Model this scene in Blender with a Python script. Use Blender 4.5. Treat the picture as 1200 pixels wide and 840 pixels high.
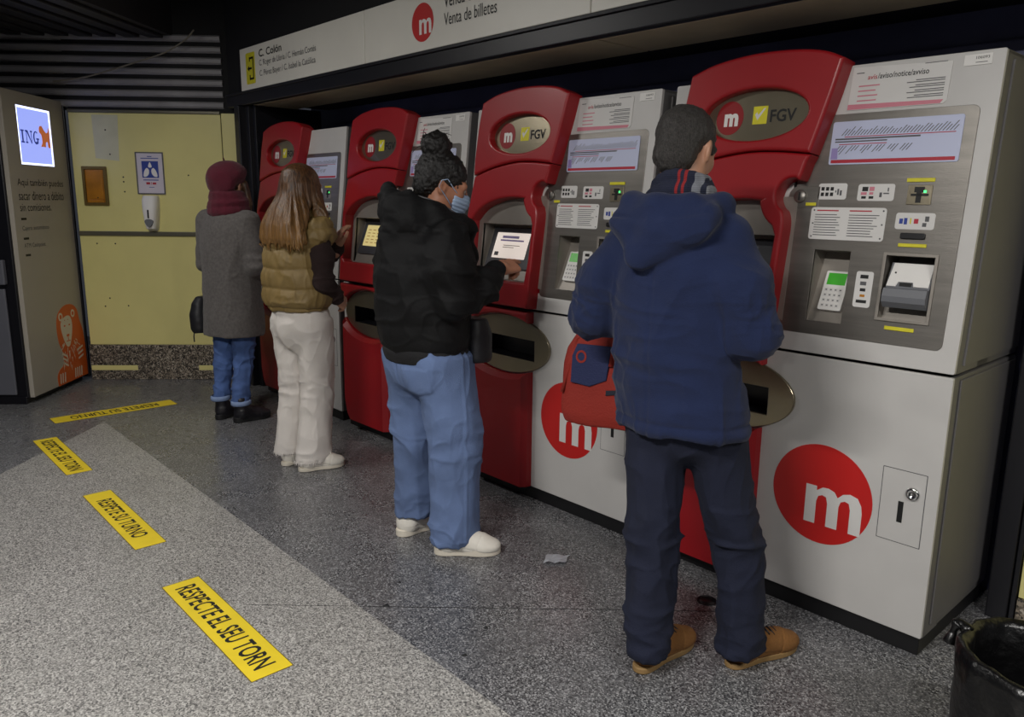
import bpy, bmesh, math, random
import numpy as np
from mathutils import Matrix, Vector

# ------------------------------------------------------------------ clear
for o in list(bpy.data.objects):
    bpy.data.objects.remove(o, do_unlink=True)
scene = bpy.context.scene
COL = scene.collection
random.seed(7)
RNG = np.random.default_rng(11)
PI = math.pi

# ------------------------------------------------------------------ camera
FPX, YAW, PITCH, ROLL = 908.8, .7417, .1998, .0115
CAM = Vector((0.0, -2.5374, 1.45))
fw = Vector((-math.cos(YAW)*math.cos(PITCH), math.sin(YAW)*math.cos(PITCH), -math.sin(PITCH)))
rt = fw.cross(Vector((0, 0, 1))).normalized()
up = rt.cross(fw)
R2 = rt*math.cos(ROLL) + up*math.sin(ROLL)
U2 = -rt*math.sin(ROLL) + up*math.cos(ROLL)
cd = bpy.data.cameras.new('camera')
cd.sensor_fit = 'HORIZONTAL'
cd.sensor_width = 36.0
cd.lens = FPX*36.0/1200.0
cd.clip_start = .05
cam = bpy.data.objects.new('camera', cd)
COL.objects.link(cam)
m3 = Matrix((R2, U2, -fw)).transposed()
cam.matrix_world = Matrix.Translation(CAM) @ m3.to_4x4()
scene.camera = cam

# ------------------------------------------------------------------ world, light, exposure
world = bpy.data.worlds.new('world')
scene.world = world
world.use_nodes = True
world.node_tree.nodes['Background'].inputs[0].default_value = (.75, .82, 1.0, 1)
world.node_tree.nodes['Background'].inputs[1].default_value = .035
scene.view_settings.view_transform = 'Standard'
scene.view_settings.look = 'None'
scene.view_settings.gamma = 1.0
scene.view_settings.use_curve_mapping = False
scene.view_settings.exposure = 0.0

def area_light(name, loc, sx, sy, power, col=(1, .975, .94), rot=(0, 0, 0)):
    l = bpy.data.lights.new(name, 'AREA')
    l.shape = 'RECTANGLE'
    l.size, l.size_y = sx, sy
    l.energy = power
    l.color = col
    o = bpy.data.objects.new(name, l)
    o.location = loc
    o.rotation_euler = rot
    COL.objects.link(o)
    return o

# hall lighting: rows of ceiling luminaires over the concourse (their housings are built further down)
LAMPS = [((-6.1, -3.3, 2.88), 200), ((-4.7, -2.0, 2.88), 48), ((-1.0, -3.5, 2.88), 138), ((1.75, -2.0, 2.88), 80)]
for k, (p, w) in enumerate(LAMPS):
    area_light('ceiling_lamp_light', (p[0], p[1], p[2]-.012), 1.25, .16, w)

# ------------------------------------------------------------------ materials
def lin(c):
    if isinstance(c, str):
        c = c.lstrip('#')
        c = [int(c[i:i+2], 16)/255 for i in (0, 2, 4)]
    return tuple((x/12.92 if x <= .04045 else ((x+.055)/1.055)**2.4) for x in c)

MATS = {}
def mat(name, col, rough=.5, metal=0., bump=None, var=None, spec=.5, coat=0., emit=None, stretch=None, sheen=0., coords='Object', crease=None):
    """principled material; bump=(scale,strength[,detail]); var=(scale, amount) noise colour variation"""
    m = bpy.data.materials.new(name)
    m.use_nodes = True
    nt = m.node_tree
    b = nt.nodes['Principled BSDF']
    c = lin(col) + (1,)
    b.inputs['Base Color'].default_value = c
    b.inputs['Roughness'].default_value = rough
    b.inputs['Metallic'].default_value = metal
    b.inputs['Specular IOR Level'].default_value = spec
    b.inputs['Coat Weight'].default_value = coat
    b.inputs['Coat Roughness'].default_value = .15
    b.inputs['Sheen Weight'].default_value = sheen
    if emit:
        b.inputs['Emission Color'].default_value = lin(emit[0]) + (1,)
        b.inputs['Emission Strength'].default_value = emit[1]
    tc = mp = None
    if bump or var or crease:
        tc = nt.nodes.new('ShaderNodeTexCoord')
        mp = nt.nodes.new('ShaderNodeMapping')
        nt.links.new(tc.outputs[coords], mp.inputs[0])
        if stretch:
            mp.inputs['Scale'].default_value = stretch
    if var:
        n = nt.nodes.new('ShaderNodeTexNoise')
        n.inputs['Scale'].default_value = var[0]
        n.inputs['Detail'].default_value = 5
        nt.links.new(mp.outputs[0], n.inputs['Vector'])
        r = nt.nodes.new('ShaderNodeValToRGB')
        a = var[1]
        r.color_ramp.elements[0].position = .3
        r.color_ramp.elements[1].position = .7
        r.color_ramp.elements[0].color = tuple(x*(1-a) for x in c[:3]) + (1,)
        r.color_ramp.elements[1].color = tuple(min(1, x*(1+a)) for x in c[:3]) + (1,)
        nt.links.new(n.outputs['Fac'], r.inputs[0])
        nt.links.new(r.outputs[0], b.inputs['Base Color'])
    if bump:
        n = nt.nodes.new('ShaderNodeTexNoise')
        n.inputs['Scale'].default_value = bump[0]
        n.inputs['Detail'].default_value = bump[2] if len(bump) > 2 else 4
        nt.links.new(mp.outputs[0], n.inputs['Vector'])
        bp = nt.nodes.new('ShaderNodeBump')
        bp.inputs['Strength'].default_value = bump[1]
        bp.inputs['Distance'].default_value = .01
        nt.links.new(n.outputs['Fac'], bp.inputs['Height'])
        nt.links.new(bp.outputs[0], b.inputs['Normal'])
    if crease:   # cloth creases: ridged relief, (scale, strength, stretch xyz)
        mp2 = nt.nodes.new('ShaderNodeMapping')
        nt.links.new(tc.outputs[coords], mp2.inputs[0])
        if len(crease) > 2: mp2.inputs['Scale'].default_value = crease[2]
        n2 = nt.nodes.new('ShaderNodeTexNoise')
        n2.noise_type = 'RIDGED_MULTIFRACTAL'
        n2.inputs['Scale'].default_value = crease[0]
        n2.inputs['Detail'].default_value = 2.5
        n2.inputs['Distortion'].default_value = .6
        nt.links.new(mp2.outputs[0], n2.inputs['Vector'])
        bp2 = nt.nodes.new('ShaderNodeBump')
        bp2.inputs['Strength'].default_value = crease[1]
        bp2.inputs['Distance'].default_value = .012
        nt.links.new(n2.outputs['Fac'], bp2.inputs['Height'])
        if bump: nt.links.new(bp.outputs[0], bp2.inputs['Normal'])
        nt.links.new(bp2.outputs[0], b.inputs['Normal'])
    MATS[name] = m
    return m

def speckle(name, cols, scale, rough, stain=.12, spec=.5):
    """terrazzo / granite: fine grains of several stone colours, slow stains, polished"""
    m = bpy.data.materials.new(name)
    m.use_nodes = True
    nt = m.node_tree
    b = nt.nodes['Principled BSDF']
    tc = nt.nodes.new('ShaderNodeTexCoord')
    v = nt.nodes.new('ShaderNodeTexVoronoi')
    v.inputs['Scale'].default_value = scale
    nt.links.new(tc.outputs['Object'], v.inputs['Vector'])
    sep = nt.nodes.new('ShaderNodeSeparateColor')
    nt.links.new(v.outputs['Color'], sep.inputs[0])
    r = nt.nodes.new('ShaderNodeValToRGB')
    r.color_ramp.interpolation = 'CONSTANT'
    els = r.color_ramp.elements
    els[0].position = 0
    els[0].color = lin(cols[0][1]) + (1,)
    els[1].position = cols[1][0]
    els[1].color = lin(cols[1][1]) + (1,)
    for p, c in cols[2:]:
        e = els.new(p)
        e.color = lin(c) + (1,)
    nt.links.new(sep.outputs[0], r.inputs[0])
    n = nt.nodes.new('ShaderNodeTexNoise')
    n.inputs['Scale'].default_value = 1.7
    n.inputs['Detail'].default_value = 6
    nt.links.new(tc.outputs['Object'], n.inputs['Vector'])
    mr = nt.nodes.new('ShaderNodeMapRange')
    mr.inputs['From Min'].default_value = .3
    mr.inputs['From Max'].default_value = .7
    mr.inputs['To Min'].default_value = 1-stain
    mr.inputs['To Max'].default_value = 1+stain
    nt.links.new(n.outputs['Fac'], mr.inputs['Value'])
    mx = nt.nodes.new('ShaderNodeVectorMath')
    mx.operation = 'SCALE'
    nt.links.new(r.outputs[0], mx.inputs[0])
    nt.links.new(mr.outputs[0], mx.inputs['Scale'])
    nt.links.new(mx.outputs[0], b.inputs['Base Color'])
    n2 = nt.nodes.new('ShaderNodeTexNoise')
    n2.inputs['Scale'].default_value = 6
    nt.links.new(tc.outputs['Object'], n2.inputs['Vector'])
    mr2 = nt.nodes.new('ShaderNodeMapRange')
    mr2.inputs['To Min'].default_value = rough-.08
    mr2.inputs['To Max'].default_value = rough+.1
    nt.links.new(n2.outputs['Fac'], mr2.inputs['Value'])
    nt.links.new(mr2.outputs[0], b.inputs['Roughness'])
    b.inputs['Specular IOR Level'].default_value = spec
    MATS[name] = m
    return m

speckle('floor_dark', [(0, '#38383b'), (.22, '#5c5c5e'), (.6, '#7a7a7c'), (.86, '#a2a2a4')], 230, .27)
speckle('floor_light', [(0, '#565554'), (.18, '#868481'), (.5, '#a4a29e'), (.82, '#c2c0bc')], 230, .38, .06)
speckle('granite', [(0, '#26221e'), (.3, '#5e564c'), (.6, '#857a6c'), (.85, '#aba294')], 120, .4, .25)
mat('yellow_panel', '#ddd48e', .35, var=(3, .05), bump=(14, .03))
mat('yellow_faded', '#c8c6a6', .45, var=(8, .06))
mat('dark_steel', '#1d1d22', .45, metal=.2, bump=(20, .05))
mat('dark_frame', '#15151a', .4)
mat('navy_back', '#5f6285', .5, var=(4, .15))
mat('soffit', '#c2b498', .5, var=(5, .1))
mat('slat', '#8b898b', .4, var=(6, .12))
mat('void', '#0b0b0d', .8)
mat('ceiling_dark', '#2c2a2c', .7, var=(3, .2))
mat('rail_metal', '#6d6a5c', .4, metal=.6)
mat('cab_white', '#c6c4c1', .4, var=(5, .04), bump=(60, .015))
mat('cab_shaded', '#6e6c6c', .5, metal=.1, var=(3, .06))  # cabinet away from the front: same sheet, its shade put into the darker grey
mat('cab_black', '#121214', .5)
mat('red_plastic', '#971019', .42, coat=.08, var=(5, .06), bump=(40, .02))
mat('steel', '#85817b', .36, metal=.75, var=(3, .12), bump=(40, .06), stretch=(1, 1, 14))
mat('steel_gold', '#9c937e', .30, metal=.9, var=(4, .1), bump=(60, .05))
mat('recess_steel', '#98928a', .42, metal=.45, var=(6, .1))
mat('logo_red', '#c22220', .4)
mat('logo_darkred', '#8e1a1e', .4)
mat('print_white', '#e6e4e0', .5)
mat('paper_white', '#d9d7d4', .55, var=(6, .03))
mat('print_black', '#151515', .6)
mat('print_grey', '#58585a', .6)
mat('print_blue', '#2a3f93', .5)
mat('print_red', '#b32436', .5)
mat('print_pink', '#cf7f8e', .5)
mat('map_blue', '#c3c9e4', .45)
mat('map_purple', '#9a8cc4', .45)
mat('yellow_tape', '#d8cf2c', .5, var=(30, .08))
mat('sticker_yellow', '#ecd02c', .5, var=(9, .06), bump=(80, .03))
mat('sticker_edge', '#6b5a1a', .6)
mat('black_plastic', '#17171a', .35)
mat('grey_plastic', '#6c6e73', .45)
mat('dark_grey_plastic', '#3c3d42', .45)
mat('chrome', '#cfcfcf', .15, metal=1)
mat('lcd_green', '#3c9a2a', .35, emit=('#3fae2a', .18))
mat('green_led', '#30e060', .4, emit=('#40ff70', 3))
mat('screen_white', '#d8d2cc', .25, emit=('#f6e6da', .55))
mat('screen_cream', '#d8c890', .25, emit=('#e8d48a', .38))
mat('screen_dim', '#50525a', .25, emit=('#8f96a4', .1))
mat('kiosk_white', '#a9a296', .45, var=(3, .03))
mat('kiosk_screen', '#8d97c8', .3, emit=('#93a2f0', 1.05))
mat('kiosk_glow', '#e8ecff', .3, emit=('#ccd6ff', 2.6))
mat('orange_print', '#cf5c1a', .5)
mat('screen_blue', '#2c3f9c', .4, emit=('#3a4fb0', .25))
mat('screen_orange', '#c06030', .4, emit=('#d0703c', .45))
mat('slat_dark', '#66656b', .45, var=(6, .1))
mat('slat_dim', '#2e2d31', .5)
mat('lion_cream', '#d8cdb8', .5)
mat('kiosk_black', '#0f0e14', .35)
mat('kiosk_grey', '#5f6068', .45, var=(3, .05))
mat('sign_white', '#cdcac2', .4, var=(2.5, .05), emit=('#d8d4c4', .05))
mat('box_orange', '#b0720e', .4, var=(9, .25))
mat('box_frame', '#6e5a2a', .45, metal=.4)
mat('cable', '#7a7468', .6)
mat('bin_plastic', '#141416', .4)
mat('bin_bag', '#09090a', .3, bump=(28, .6), var=(10, .2))
mat('paper_scrap', '#e6e8ee', .6)
mat('gum', '#1a1a1c', .7)
mat('lamp_diffuser', '#f4f0e6', .5, emit=('#fff0dc', 2.0))
mat('lamp_housing', '#9a9a98', .5)
mat('poster_pink', '#cfc8d2', .5)

# ------------------------------------------------------------------ object helpers
def link(o, parent=None, label=None, cat=None, group=None, kind=None):
    COL.objects.link(o)
    if parent is not None:
        o.parent = parent
    if label: o['label'] = label
    if cat: o['category'] = cat
    if group: o['group'] = group
    if kind: o['kind'] = kind
    return o

def empty(name, loc=(0, 0, 0), rz=0., label=None, cat=None, group=None, kind=None, parent=None):
    o = bpy.data.objects.new(name, None)
    o.empty_display_size = .1
    o.location = loc
    o.rotation_euler = (0, 0, rz)
    return link(o, parent, label, cat, group, kind)

def mesh_obj(name, verts, faces, m, parent=None, M=None, smooth=False, **kw):
    me = bpy.data.meshes.new(name)
    me.from_pydata([tuple(v) for v in verts], [], [tuple(f) for f in faces])
    if M is not None:
        me.transform(M)
    me.materials.append(MATS[m] if isinstance(m, str) else m)
    if smooth:
        me.polygons.foreach_set('use_smooth', [True]*len(me.polygons))
    me.update()
    o = bpy.data.objects.new(name, me)
    return link(o, parent, **kw)

def bm_obj(name, bm, m, parent=None, M=None, smooth=False, autosmooth=None, **kw):
    bmesh.ops.recalc_face_normals(bm, faces=bm.faces)
    me = bpy.data.meshes.new(name)
    if autosmooth is not None:
        for e in bm.edges:
            if len(e.link_faces) == 2 and e.calc_face_angle(0) > autosmooth:
                e.smooth = False
        smooth = True
    for f in bm.faces:
        f.smooth = smooth
    bm.to_mesh(me)
    bm.free()
    if M is not None:
        me.transform(M)
    me.materials.append(MATS[m] if isinstance(m, str) else m)
    o = bpy.data.objects.new(name, me)
    return link(o, parent, **kw)

def frame(o, x, y):
    """matrix: local x,y in the plane, local z out"""
    x = Vector(x).normalized(); y = Vector(y).normalized()
    z = x.cross(y)
    M = Matrix((x, y, z)).transposed().to_4x4()
    M.translation = Vector(o)
    return M

def addbox(bm, lo, hi):
    x0, y0, z0 = lo; x1, y1, z1 = hi
    vs = [bm.verts.new(p) for p in ((x0,y0,z0),(x1,y0,z0),(x1,y1,z0),(x0,y1,z0),(x0,y0,z1),(x1,y0,z1),(x1,y1,z1),(x0,y1,z1))]
    for f in ((0,3,2,1),(4,5,6,7),(0,1,5,4),(1,2,6,5),(2,3,7,6),(3,0,4,7)):
        bm.faces.new([vs[i] for i in f])

def box(name, lo, hi, m, parent=None, bevel=0., M=None, seg=2, **kw):
    bm = bmesh.new()
    addbox(bm, lo, hi)
    if bevel:
        bmesh.ops.bevel(bm, geom=list(bm.edges), offset=bevel, segments=seg, affect='EDGES', profile=.5)
    return bm_obj(name, bm, m, parent, M, **kw)

def rrect(x0, y0, x1, y1, r, n=4):
    pts = []
    for cx, cy, a in ((x1-r, y0+r, -PI/2), (x1-r, y1-r, 0), (x0+r, y1-r, PI/2), (x0+r, y0+r, PI)):
        for i in range(n+1):
            t = a + (PI/2)*i/n
            pts.append((cx + r*math.cos(t), cy + r*math.sin(t)))
    return pts

def ellipse(cx, cy, rx, ry, n=40):
    return [(cx + rx*math.cos(2*PI*i/n), cy + ry*math.sin(2*PI*i/n)) for i in range(n)]

def smooth_poly(pts, n=5, closed=True):
    """Catmull-Rom through the points"""
    out = []
    N = len(pts)
    for i in range(N if closed else N-1):
        p0, p1, p2, p3 = (np.array(pts[(i+k) % N] if closed else pts[min(max(i+k, 0), N-1)], float) for k in (-1, 0, 1, 2))
        for j in range(n):
            t = j/n
            out.append(tuple(.5*((2*p1) + (-p0+p2)*t + (2*p0-5*p1+4*p2-p3)*t*t + (-p0+3*p1-3*p2+p3)*t**3)))
    if not closed:
        out.append(tuple(pts[-1]))
    return out

def flat(name, polys, z0, z1, m, parent=None, M=None, bevel=0., bseg=2, **kw):
    """filled 2D outline(s) (even-odd: later polygons are holes / islands) from z0 to z1"""
    cu = bpy.data.curves.new(name, 'CURVE')
    cu.dimensions = '2D'
    cu.fill_mode = 'BOTH'
    for pts in polys:
        s = cu.splines.new('POLY')
        s.points.add(len(pts)-1)
        for p, q in zip(s.points, pts):
            p.co = (q[0], q[1], 0, 1)
        s.use_cyclic_u = True
    e = (z1-z0)/2
    cu.extrude = max(e-bevel, 0)
    cu.bevel_depth = bevel
    cu.bevel_resolution = bseg
    cu.offset = -bevel
    ob = bpy.data.objects.new(name, cu)
    me = bpy.data.meshes.new_from_object(ob)
    bpy.data.objects.remove(ob)
    bpy.data.curves.remove(cu)
    me.transform(Matrix.Translation((0, 0, (z0+z1)/2)))
    if M is not None:
        me.transform(M)
    me.materials.clear()
    me.materials.append(MATS[m])
    me.polygons.foreach_set('use_smooth', [False]*len(me.polygons))
    me.name = name
    o = bpy.data.objects.new(name, me)
    return link(o, parent, **kw)

def text_mesh(s, bold=0., res=3, shear=0.):
    cu = bpy.data.curves.new('t', 'FONT')
    cu.body = s
    cu.size = 1
    cu.resolution_u = res
    cu.offset = bold
    cu.shear = shear
    cu.fill_mode = 'FRONT'
    ob = bpy.data.objects.new('t', cu)
    me = bpy.data.meshes.new_from_object(ob)
    bpy.data.objects.remove(ob)
    bpy.data.curves.remove(cu)
    return me

def text(name, s, x, y, m, parent=None, M=None, w=None, h=None, size=None, bold=0., z=.0008, res=3, align='L', shear=0., **kw):
    """lettering: left/bottom of the INK box at x,y; fitted to width w and/or height h (ink)"""
    me = text_mesh(s, bold, res, shear)
    n = len(me.vertices)
    co = np.empty(n*3)
    me.vertices.foreach_get('co', co)
    co = co.reshape(-1, 3)
    lo, hi = co.min(0), co.max(0)
    sx = sy = size or 1
    if h: sy = sx = h/(hi[1]-lo[1])
    if w:
        sx = w/(hi[0]-lo[0])
        if not h and not size: sy = sx
    co[:, 0] = (co[:, 0]-lo[0])*sx
    co[:, 1] = (co[:, 1]-(lo[1] if h or size is None else 0))*sy
    if align == 'C': co[:, 0] -= (hi[0]-lo[0])*sx/2
    if align == 'R': co[:, 0] -= (hi[0]-lo[0])*sx
    co[:, 0] += x; co[:, 1] += y; co[:, 2] = z
    me.vertices.foreach_set('co', co.ravel())
    if M is not None: me.transform(M)
    me.materials.clear()
    me.materials.append(MATS[m])
    me.name = name
    me.update()
    o = bpy.data.objects.new(name, me)
    return link(o, parent, **kw)

def bars(name, rects, m, parent=None, M=None, z=.0008, **kw):
    """flat print: many small rectangles (x0,y0,x1,y1) or 4-point quads in one mesh"""
    V, Fc = [], []
    for r in rects:
        i = len(V)
        if len(r) == 4 and not hasattr(r[0], '__len__'):
            x0, y0, x1, y1 = r
            V += [(x0, y0, z), (x1, y0, z), (x1, y1, z), (x0, y1, z)]
        else:
            V += [(p[0], p[1], z) for p in r]
        Fc.append(tuple(range(i, len(V))))
    return mesh_obj(name, V, Fc, m, parent, M, **kw)

def lathe(name, prof, m, parent=None, M=None, n=32, caps=True, wob=None, smooth=True, **kw):
    V, Fc = [], []
    for r, z in prof:
        for i in range(n):
            a = 2*PI*i/n
            rr = r*(1+(wob(a, z) if wob else 0))
            V.append((rr*math.cos(a), rr*math.sin(a), z))
    for k in range(len(prof)-1):
        for i in range(n):
            j = (i+1) % n
            Fc.append((k*n+i, k*n+j, (k+1)*n+j, (k+1)*n+i))
    if caps:
        Fc.append(tuple(range(n))[::-1])
        Fc.append(tuple((len(prof)-1)*n+i for i in range(n)))
    return mesh_obj(name, V, Fc, m, parent, M, smooth, **kw)

def tube(name, pts, r, m, parent=None, M=None, n=8, closed=False, **kw):
    """swept round tube along points; r number or list"""
    P = [Vector(p) for p in pts]
    V, Fc = [], []
    N = len(P)
    for i, p in enumerate(P):
        a = P[(i-1) % N] if (closed or i > 0) else p
        b = P[(i+1) % N] if (closed or i < N-1) else p
        t = (b-a).normalized()
        s = t.cross(Vector((0, 0, 1)))
        if s.length < 1e-3: s = t.cross(Vector((1, 0, 0)))
        s.normalize()
        q = t.cross(s)
        rr = r[i] if hasattr(r, '__len__') else r
        for k in range(n):
            an = 2*PI*k/n
            V.append(p + s*rr*math.cos(an) + q*rr*math.sin(an))
    for i in range(N if closed else N-1):
        j = (i+1) % N
        for k in range(n):
            l = (k+1) % n
            Fc.append((i*n+k, i*n+l, j*n+l, j*n+k))
    if not closed:
        Fc.append(tuple(range(n))[::-1])
        Fc.append(tuple((N-1)*n+k for k in range(n)))
    return mesh_obj(name, V, Fc, m, parent, M, True, **kw)

def copy_tree(o, parent=None):
    c = o.copy()
    COL.objects.link(c)
    c.parent = parent
    for ch in list(o.children):
        copy_tree(ch, c)
    return c

# ================================================================== THE SETTING
# wall with yellow panels (runs at an angle), its frame: u along the wall, z up
WO = Vector((-6.8293, -.9246, 0)); WD = Vector((.63691, .77094, 0)); WN = Vector((.77094, -.63691, 0))
def wallM(u=0, z=0, out=0.):
    return frame(WO + WD*u + Vector((0, 0, z)) + WN*out, WD, (0, 0, 1))
# floor
floor = mesh_obj('floor', [(-9, -5.5, 0), (2.5, -5.5, 0), (2.5, 1.2, 0), (-9, 1.2, 0)], [(0, 1, 2, 3)], 'floor_dark', kind='structure')
lf = [(-5.60, -1.035), (-5.435, -1.195), (2.5, -1.195), (2.5, -5.5), (-1.0, -5.5)]
lf = [(-5.47, -1.15), (-5.42, -1.193), (2.5, -1.193), (2.5, -5.5), (-1.05, -5.5)]
flat('floor_inlay', [lf], -.02, .0006, 'floor_light', floor)
jd_ = Vector((.68, .735, 0)).normalized()
jm_ = frame((-2.55, -1.49, 0), jd_, (-jd_.y, jd_.x, 0))
box('floor_joint', (.0, -.0012, -.001), (1.9, .0012, .0009), 'gum', floor, M=jm_)
# ceiling: dark void high up, slatted low part at the far left
box('ceiling', (-9, -5.5, 3.0), (2.5, 1.2, 3.1), 'ceiling_dark', kind='structure')
low = box('ceiling_low', (-3.6, -3.0, 2.66), (.95, -.02, 2.75), 'ceiling_dark', M=wallM() @ Matrix.Rotation(PI, 4, 'Y') @ Matrix.Scale(1, 4), kind='structure') if False else None
# low ceiling region on the far side of the diagonal edge
LCa = Vector((-5.62, -1.03, 0)); LCd = Vector((-.66, .75, 0)).normalized(); LCn = Vector((-LCd.y, LCd.x, 0))
lowM = frame(LCa + Vector((0, 0, 2.64)), LCd, LCn)
low = box('ceiling_drop', (-3.5, 0, 0), (1.35, 2.6, .36), 'ceiling_dark', M=lowM, kind='structure')
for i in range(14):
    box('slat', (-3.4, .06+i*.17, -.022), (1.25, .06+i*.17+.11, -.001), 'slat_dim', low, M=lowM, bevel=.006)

# angled wall ------------------------------------------------------
wall = box('wall_left', (.03, 0, -.12), (1.44, 3.0, -.012), 'void', M=wallM(), kind='structure')
JX = 1.172
for (u0, u1, z0, z1) in ((.034, JX-.003, .285, 1.155), (JX+.003, 1.42, .285, 1.155),
                         (.034, JX-.003, 1.183, 2.075), (JX+.003, 1.42, 1.183, 2.085)):
    box('wall_panel', (u0, z0, -.012), (u1, z1, .0), 'yellow_panel', wall, M=wallM(), bevel=.002, seg=1)
box('rail', (.034, 1.152, -.01), (1.42, 1.186, .016), 'rail_metal', wall, M=wallM(), bevel=.004)
box('top_rail', (.034, 2.076, -.01), (JX-.003, 2.098, .012), 'rail_metal', wall, M=wallM(), bevel=.003)
flat('faded_patch', [[(.21, 1.74), (.385, 1.72), (.40, 2.06), (.205, 2.06)]], 0, .0006, 'yellow_faded', wall, M=wallM())
for (u, z) in ((.30, 1.95), (.32, 1.77), (.405, 1.60), (.405, 1.565), (.407, 1.49), (.16, 1.09), (.30, 1.09), (.36, .60), (.18, .595), (.22, .66), (.9, 1.62)):
    lathe('screw_hole', [(.006, 0), (.006, .0012)], 'print_black', wall, M=wallM(u, z), n=10)
base = box('baseboard_left', (.03, 0, -.012), (1.42, .285, .018), 'granite', M=wallM(), bevel=.004, kind='structure')
for (u0, u1) in ((.035, .40), (.885, 1.30)):
    box('reflective_strip', (u0, .078, .017), (u1, .118, .0205), 'yellow_panel', base, M=wallM(), bevel=.001, seg=1)
# slats above the yellow wall
uw = box('wall_slatted', (-2.6, 2.10, -.10), (1.2, 3.0, -.05), 'void', M=wallM(), kind='structure')
def slat_profile(L0, L1, name, parent, M, m='slat'):
    prof = [(-.045, 0), (-.006, .004), (.006, .016), (.008, .040), (-.004, .052), (-.045, .056)]
    V, Fc = [], []
    for x in (L0, L1):
        V += [(x, q[1], q[0]) for q in prof]
    n = len(prof)
    for i in range(n-1):
        Fc.append((i, i+n, i+1+n, i+1))
    Fc.append(tuple(range(n))); Fc.append(tuple(range(2*n-1, n-1, -1)))
    return mesh_obj(name, V, Fc, m, parent, M)
for i in range(7):
    slat_profile(-2.5, 1.20, 'slat', uw, wallM(0, 2.115+i*.080))

# machine niche: column, fascia, soffit, back wall ------------------
XL, XR = -5.80, -.69
col = empty('column_dark', (-5.86, 0, 0), kind='structure')
box('casing', (.02, -.02, 0), (.10, .60, 2.12), 'dark_frame', col, bevel=.006)
box('casing', (.10, .03, 0), (.16, .60, 2.12), 'dark_steel', col, bevel=.004)
box('casing', (.16, .06, 0), (.205, .60, 2.12), 'dark_frame', col, bevel=.004)
fas = box('trim_1', (-6.0, 0, 2.118), (2.2, .05, 2.21), 'dark_frame', kind='structure', bevel=.006)
box('trim_2', (-6.0, -.012, 2.195), (2.2, .0, 2.212), 'dark_steel', kind='structure', bevel=.003)
sof = empty('ceiling_niche', (0, 0, 0), kind='structure')
box('soffit_panel', (-5.66, .05, 2.118), (-2.32, .40, 2.13), 'soffit', sof, bevel=.003)
box('soffit_panel', (-2.31, .05, 2.118), (1.0, .40, 2.13), 'soffit', sof, bevel=.003)
box('soffit_box', (-5.72, .40, 2.14), (1.0, .75, 2.18), 'void', sof)
wb = box('wall_back', (-6.0, .70, 0), (1.5, .78, 2.9), 'navy_back', kind='structure')
for i in range(9):
    x = -5.7+i*.66
    box('back_panel', (x+.006, .685, 1.2), (x+.654, .70, 1.93), 'navy_back', wb, bevel=.004)
box('back_rail', (-5.7, .66, 1.95), (1.2, .70, 2.02), 'navy_back', wb, bevel=.006)
# upper wall above the sign
ub = box('wall_fascia', (-6.0, .02, 2.20), (2.2, .12, 3.0), 'void', kind='structure')
for i in range(5):
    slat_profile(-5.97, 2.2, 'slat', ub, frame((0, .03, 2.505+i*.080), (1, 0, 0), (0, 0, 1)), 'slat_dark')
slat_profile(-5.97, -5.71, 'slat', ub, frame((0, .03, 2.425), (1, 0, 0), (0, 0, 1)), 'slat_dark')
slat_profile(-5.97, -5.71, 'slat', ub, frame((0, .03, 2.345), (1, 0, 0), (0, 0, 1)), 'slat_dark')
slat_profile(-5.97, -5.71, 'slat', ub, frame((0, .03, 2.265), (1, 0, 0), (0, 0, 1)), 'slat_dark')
# right end of the niche
rj = empty('column_right', (-.735, .47, 0), kind='structure')
box('casing', (0, 0, 0), (.066, .22, 2.12), 'dark_steel', rj, bevel=.005)
box('casing', (.069, .012, 0), (.086, .22, 2.12), 'dark_frame', rj, bevel=.003)
wr = box('wall_right', (-.645, .50, 0), (2.2, .58, 2.10), 'void', kind='structure')
box('wall_panel', (-.645, .49, .10), (.55, .50, 1.155), 'yellow_panel', wr, bevel=.002, seg=1)
box('wall_panel', (-.645, .49, 1.183), (.55, .50, 2.085), 'yellow_panel', wr, bevel=.002, seg=1)
box('skirting', (-.645, .48, 0), (.55, .50, .098), 'granite', wr, bevel=.003)

# hall lamps (housings of the ceiling lights) ------------------------
for k, (p, w) in enumerate(LAMPS):
    t = empty('ceiling_lamp', p, 0, ['long white ceiling luminaire over the far end of the concourse', 'long white ceiling luminaire over the middle of the concourse',
              'long white ceiling luminaire over the near end of the concourse', 'short side ceiling luminaire right of the machines'][k], 'lamp', 'ceiling luminaires of the concourse')
    box('housing', (-.68, -.13, .0), (.68, .13, .12), 'lamp_housing', t, bevel=.01)
    box('diffuser', (-.65, -.10, -.008), (.65, .10, .002), 'lamp_diffuser', t, bevel=.002)

# hanging sign over the machines -------------------------------------
SG = empty('station_sign', (0, -.012, 2.212), 0, 'long pale overhead sign with exit streets and ticket sales lettering above the machines', 'sign')
SM = frame((0, -.006, 0), (1, 0, 0), (0, 0, 1))
sp = []
for x0, x1 in ((-5.70, -4.032), (-4.025, -2.308), (-2.30, -.3), (-.293, 1.6)):
    sp.append(box('sign_panel', (x0, .0, 0), (x1, .02, .285), 'sign_white', SG, bevel=.003))
SM = frame((0, -.0012, 0), (1, 0, 0), (0, 0, 1))
ex = flat('exit_pictogram', [rrect(-5.60, .035, -5.455, .245, .012)], 0, .0008, 'yellow_tape', sp[0], M=SM)
bars('exit_symbol', [(-5.545, .062, -5.475, .076), (-5.545, .20, -5.475, .214), (-5.489, .062, -5.475, .214), (-5.545, .062, -5.531, .095), (-5.545, .185, -5.531, .214), (-5.56, .132, -5.505, .146),
     [(-5.575, .139), (-5.545, .118), (-5.545, .16)]], 'print_black', sp[0], M=SM, z=.0016)
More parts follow.
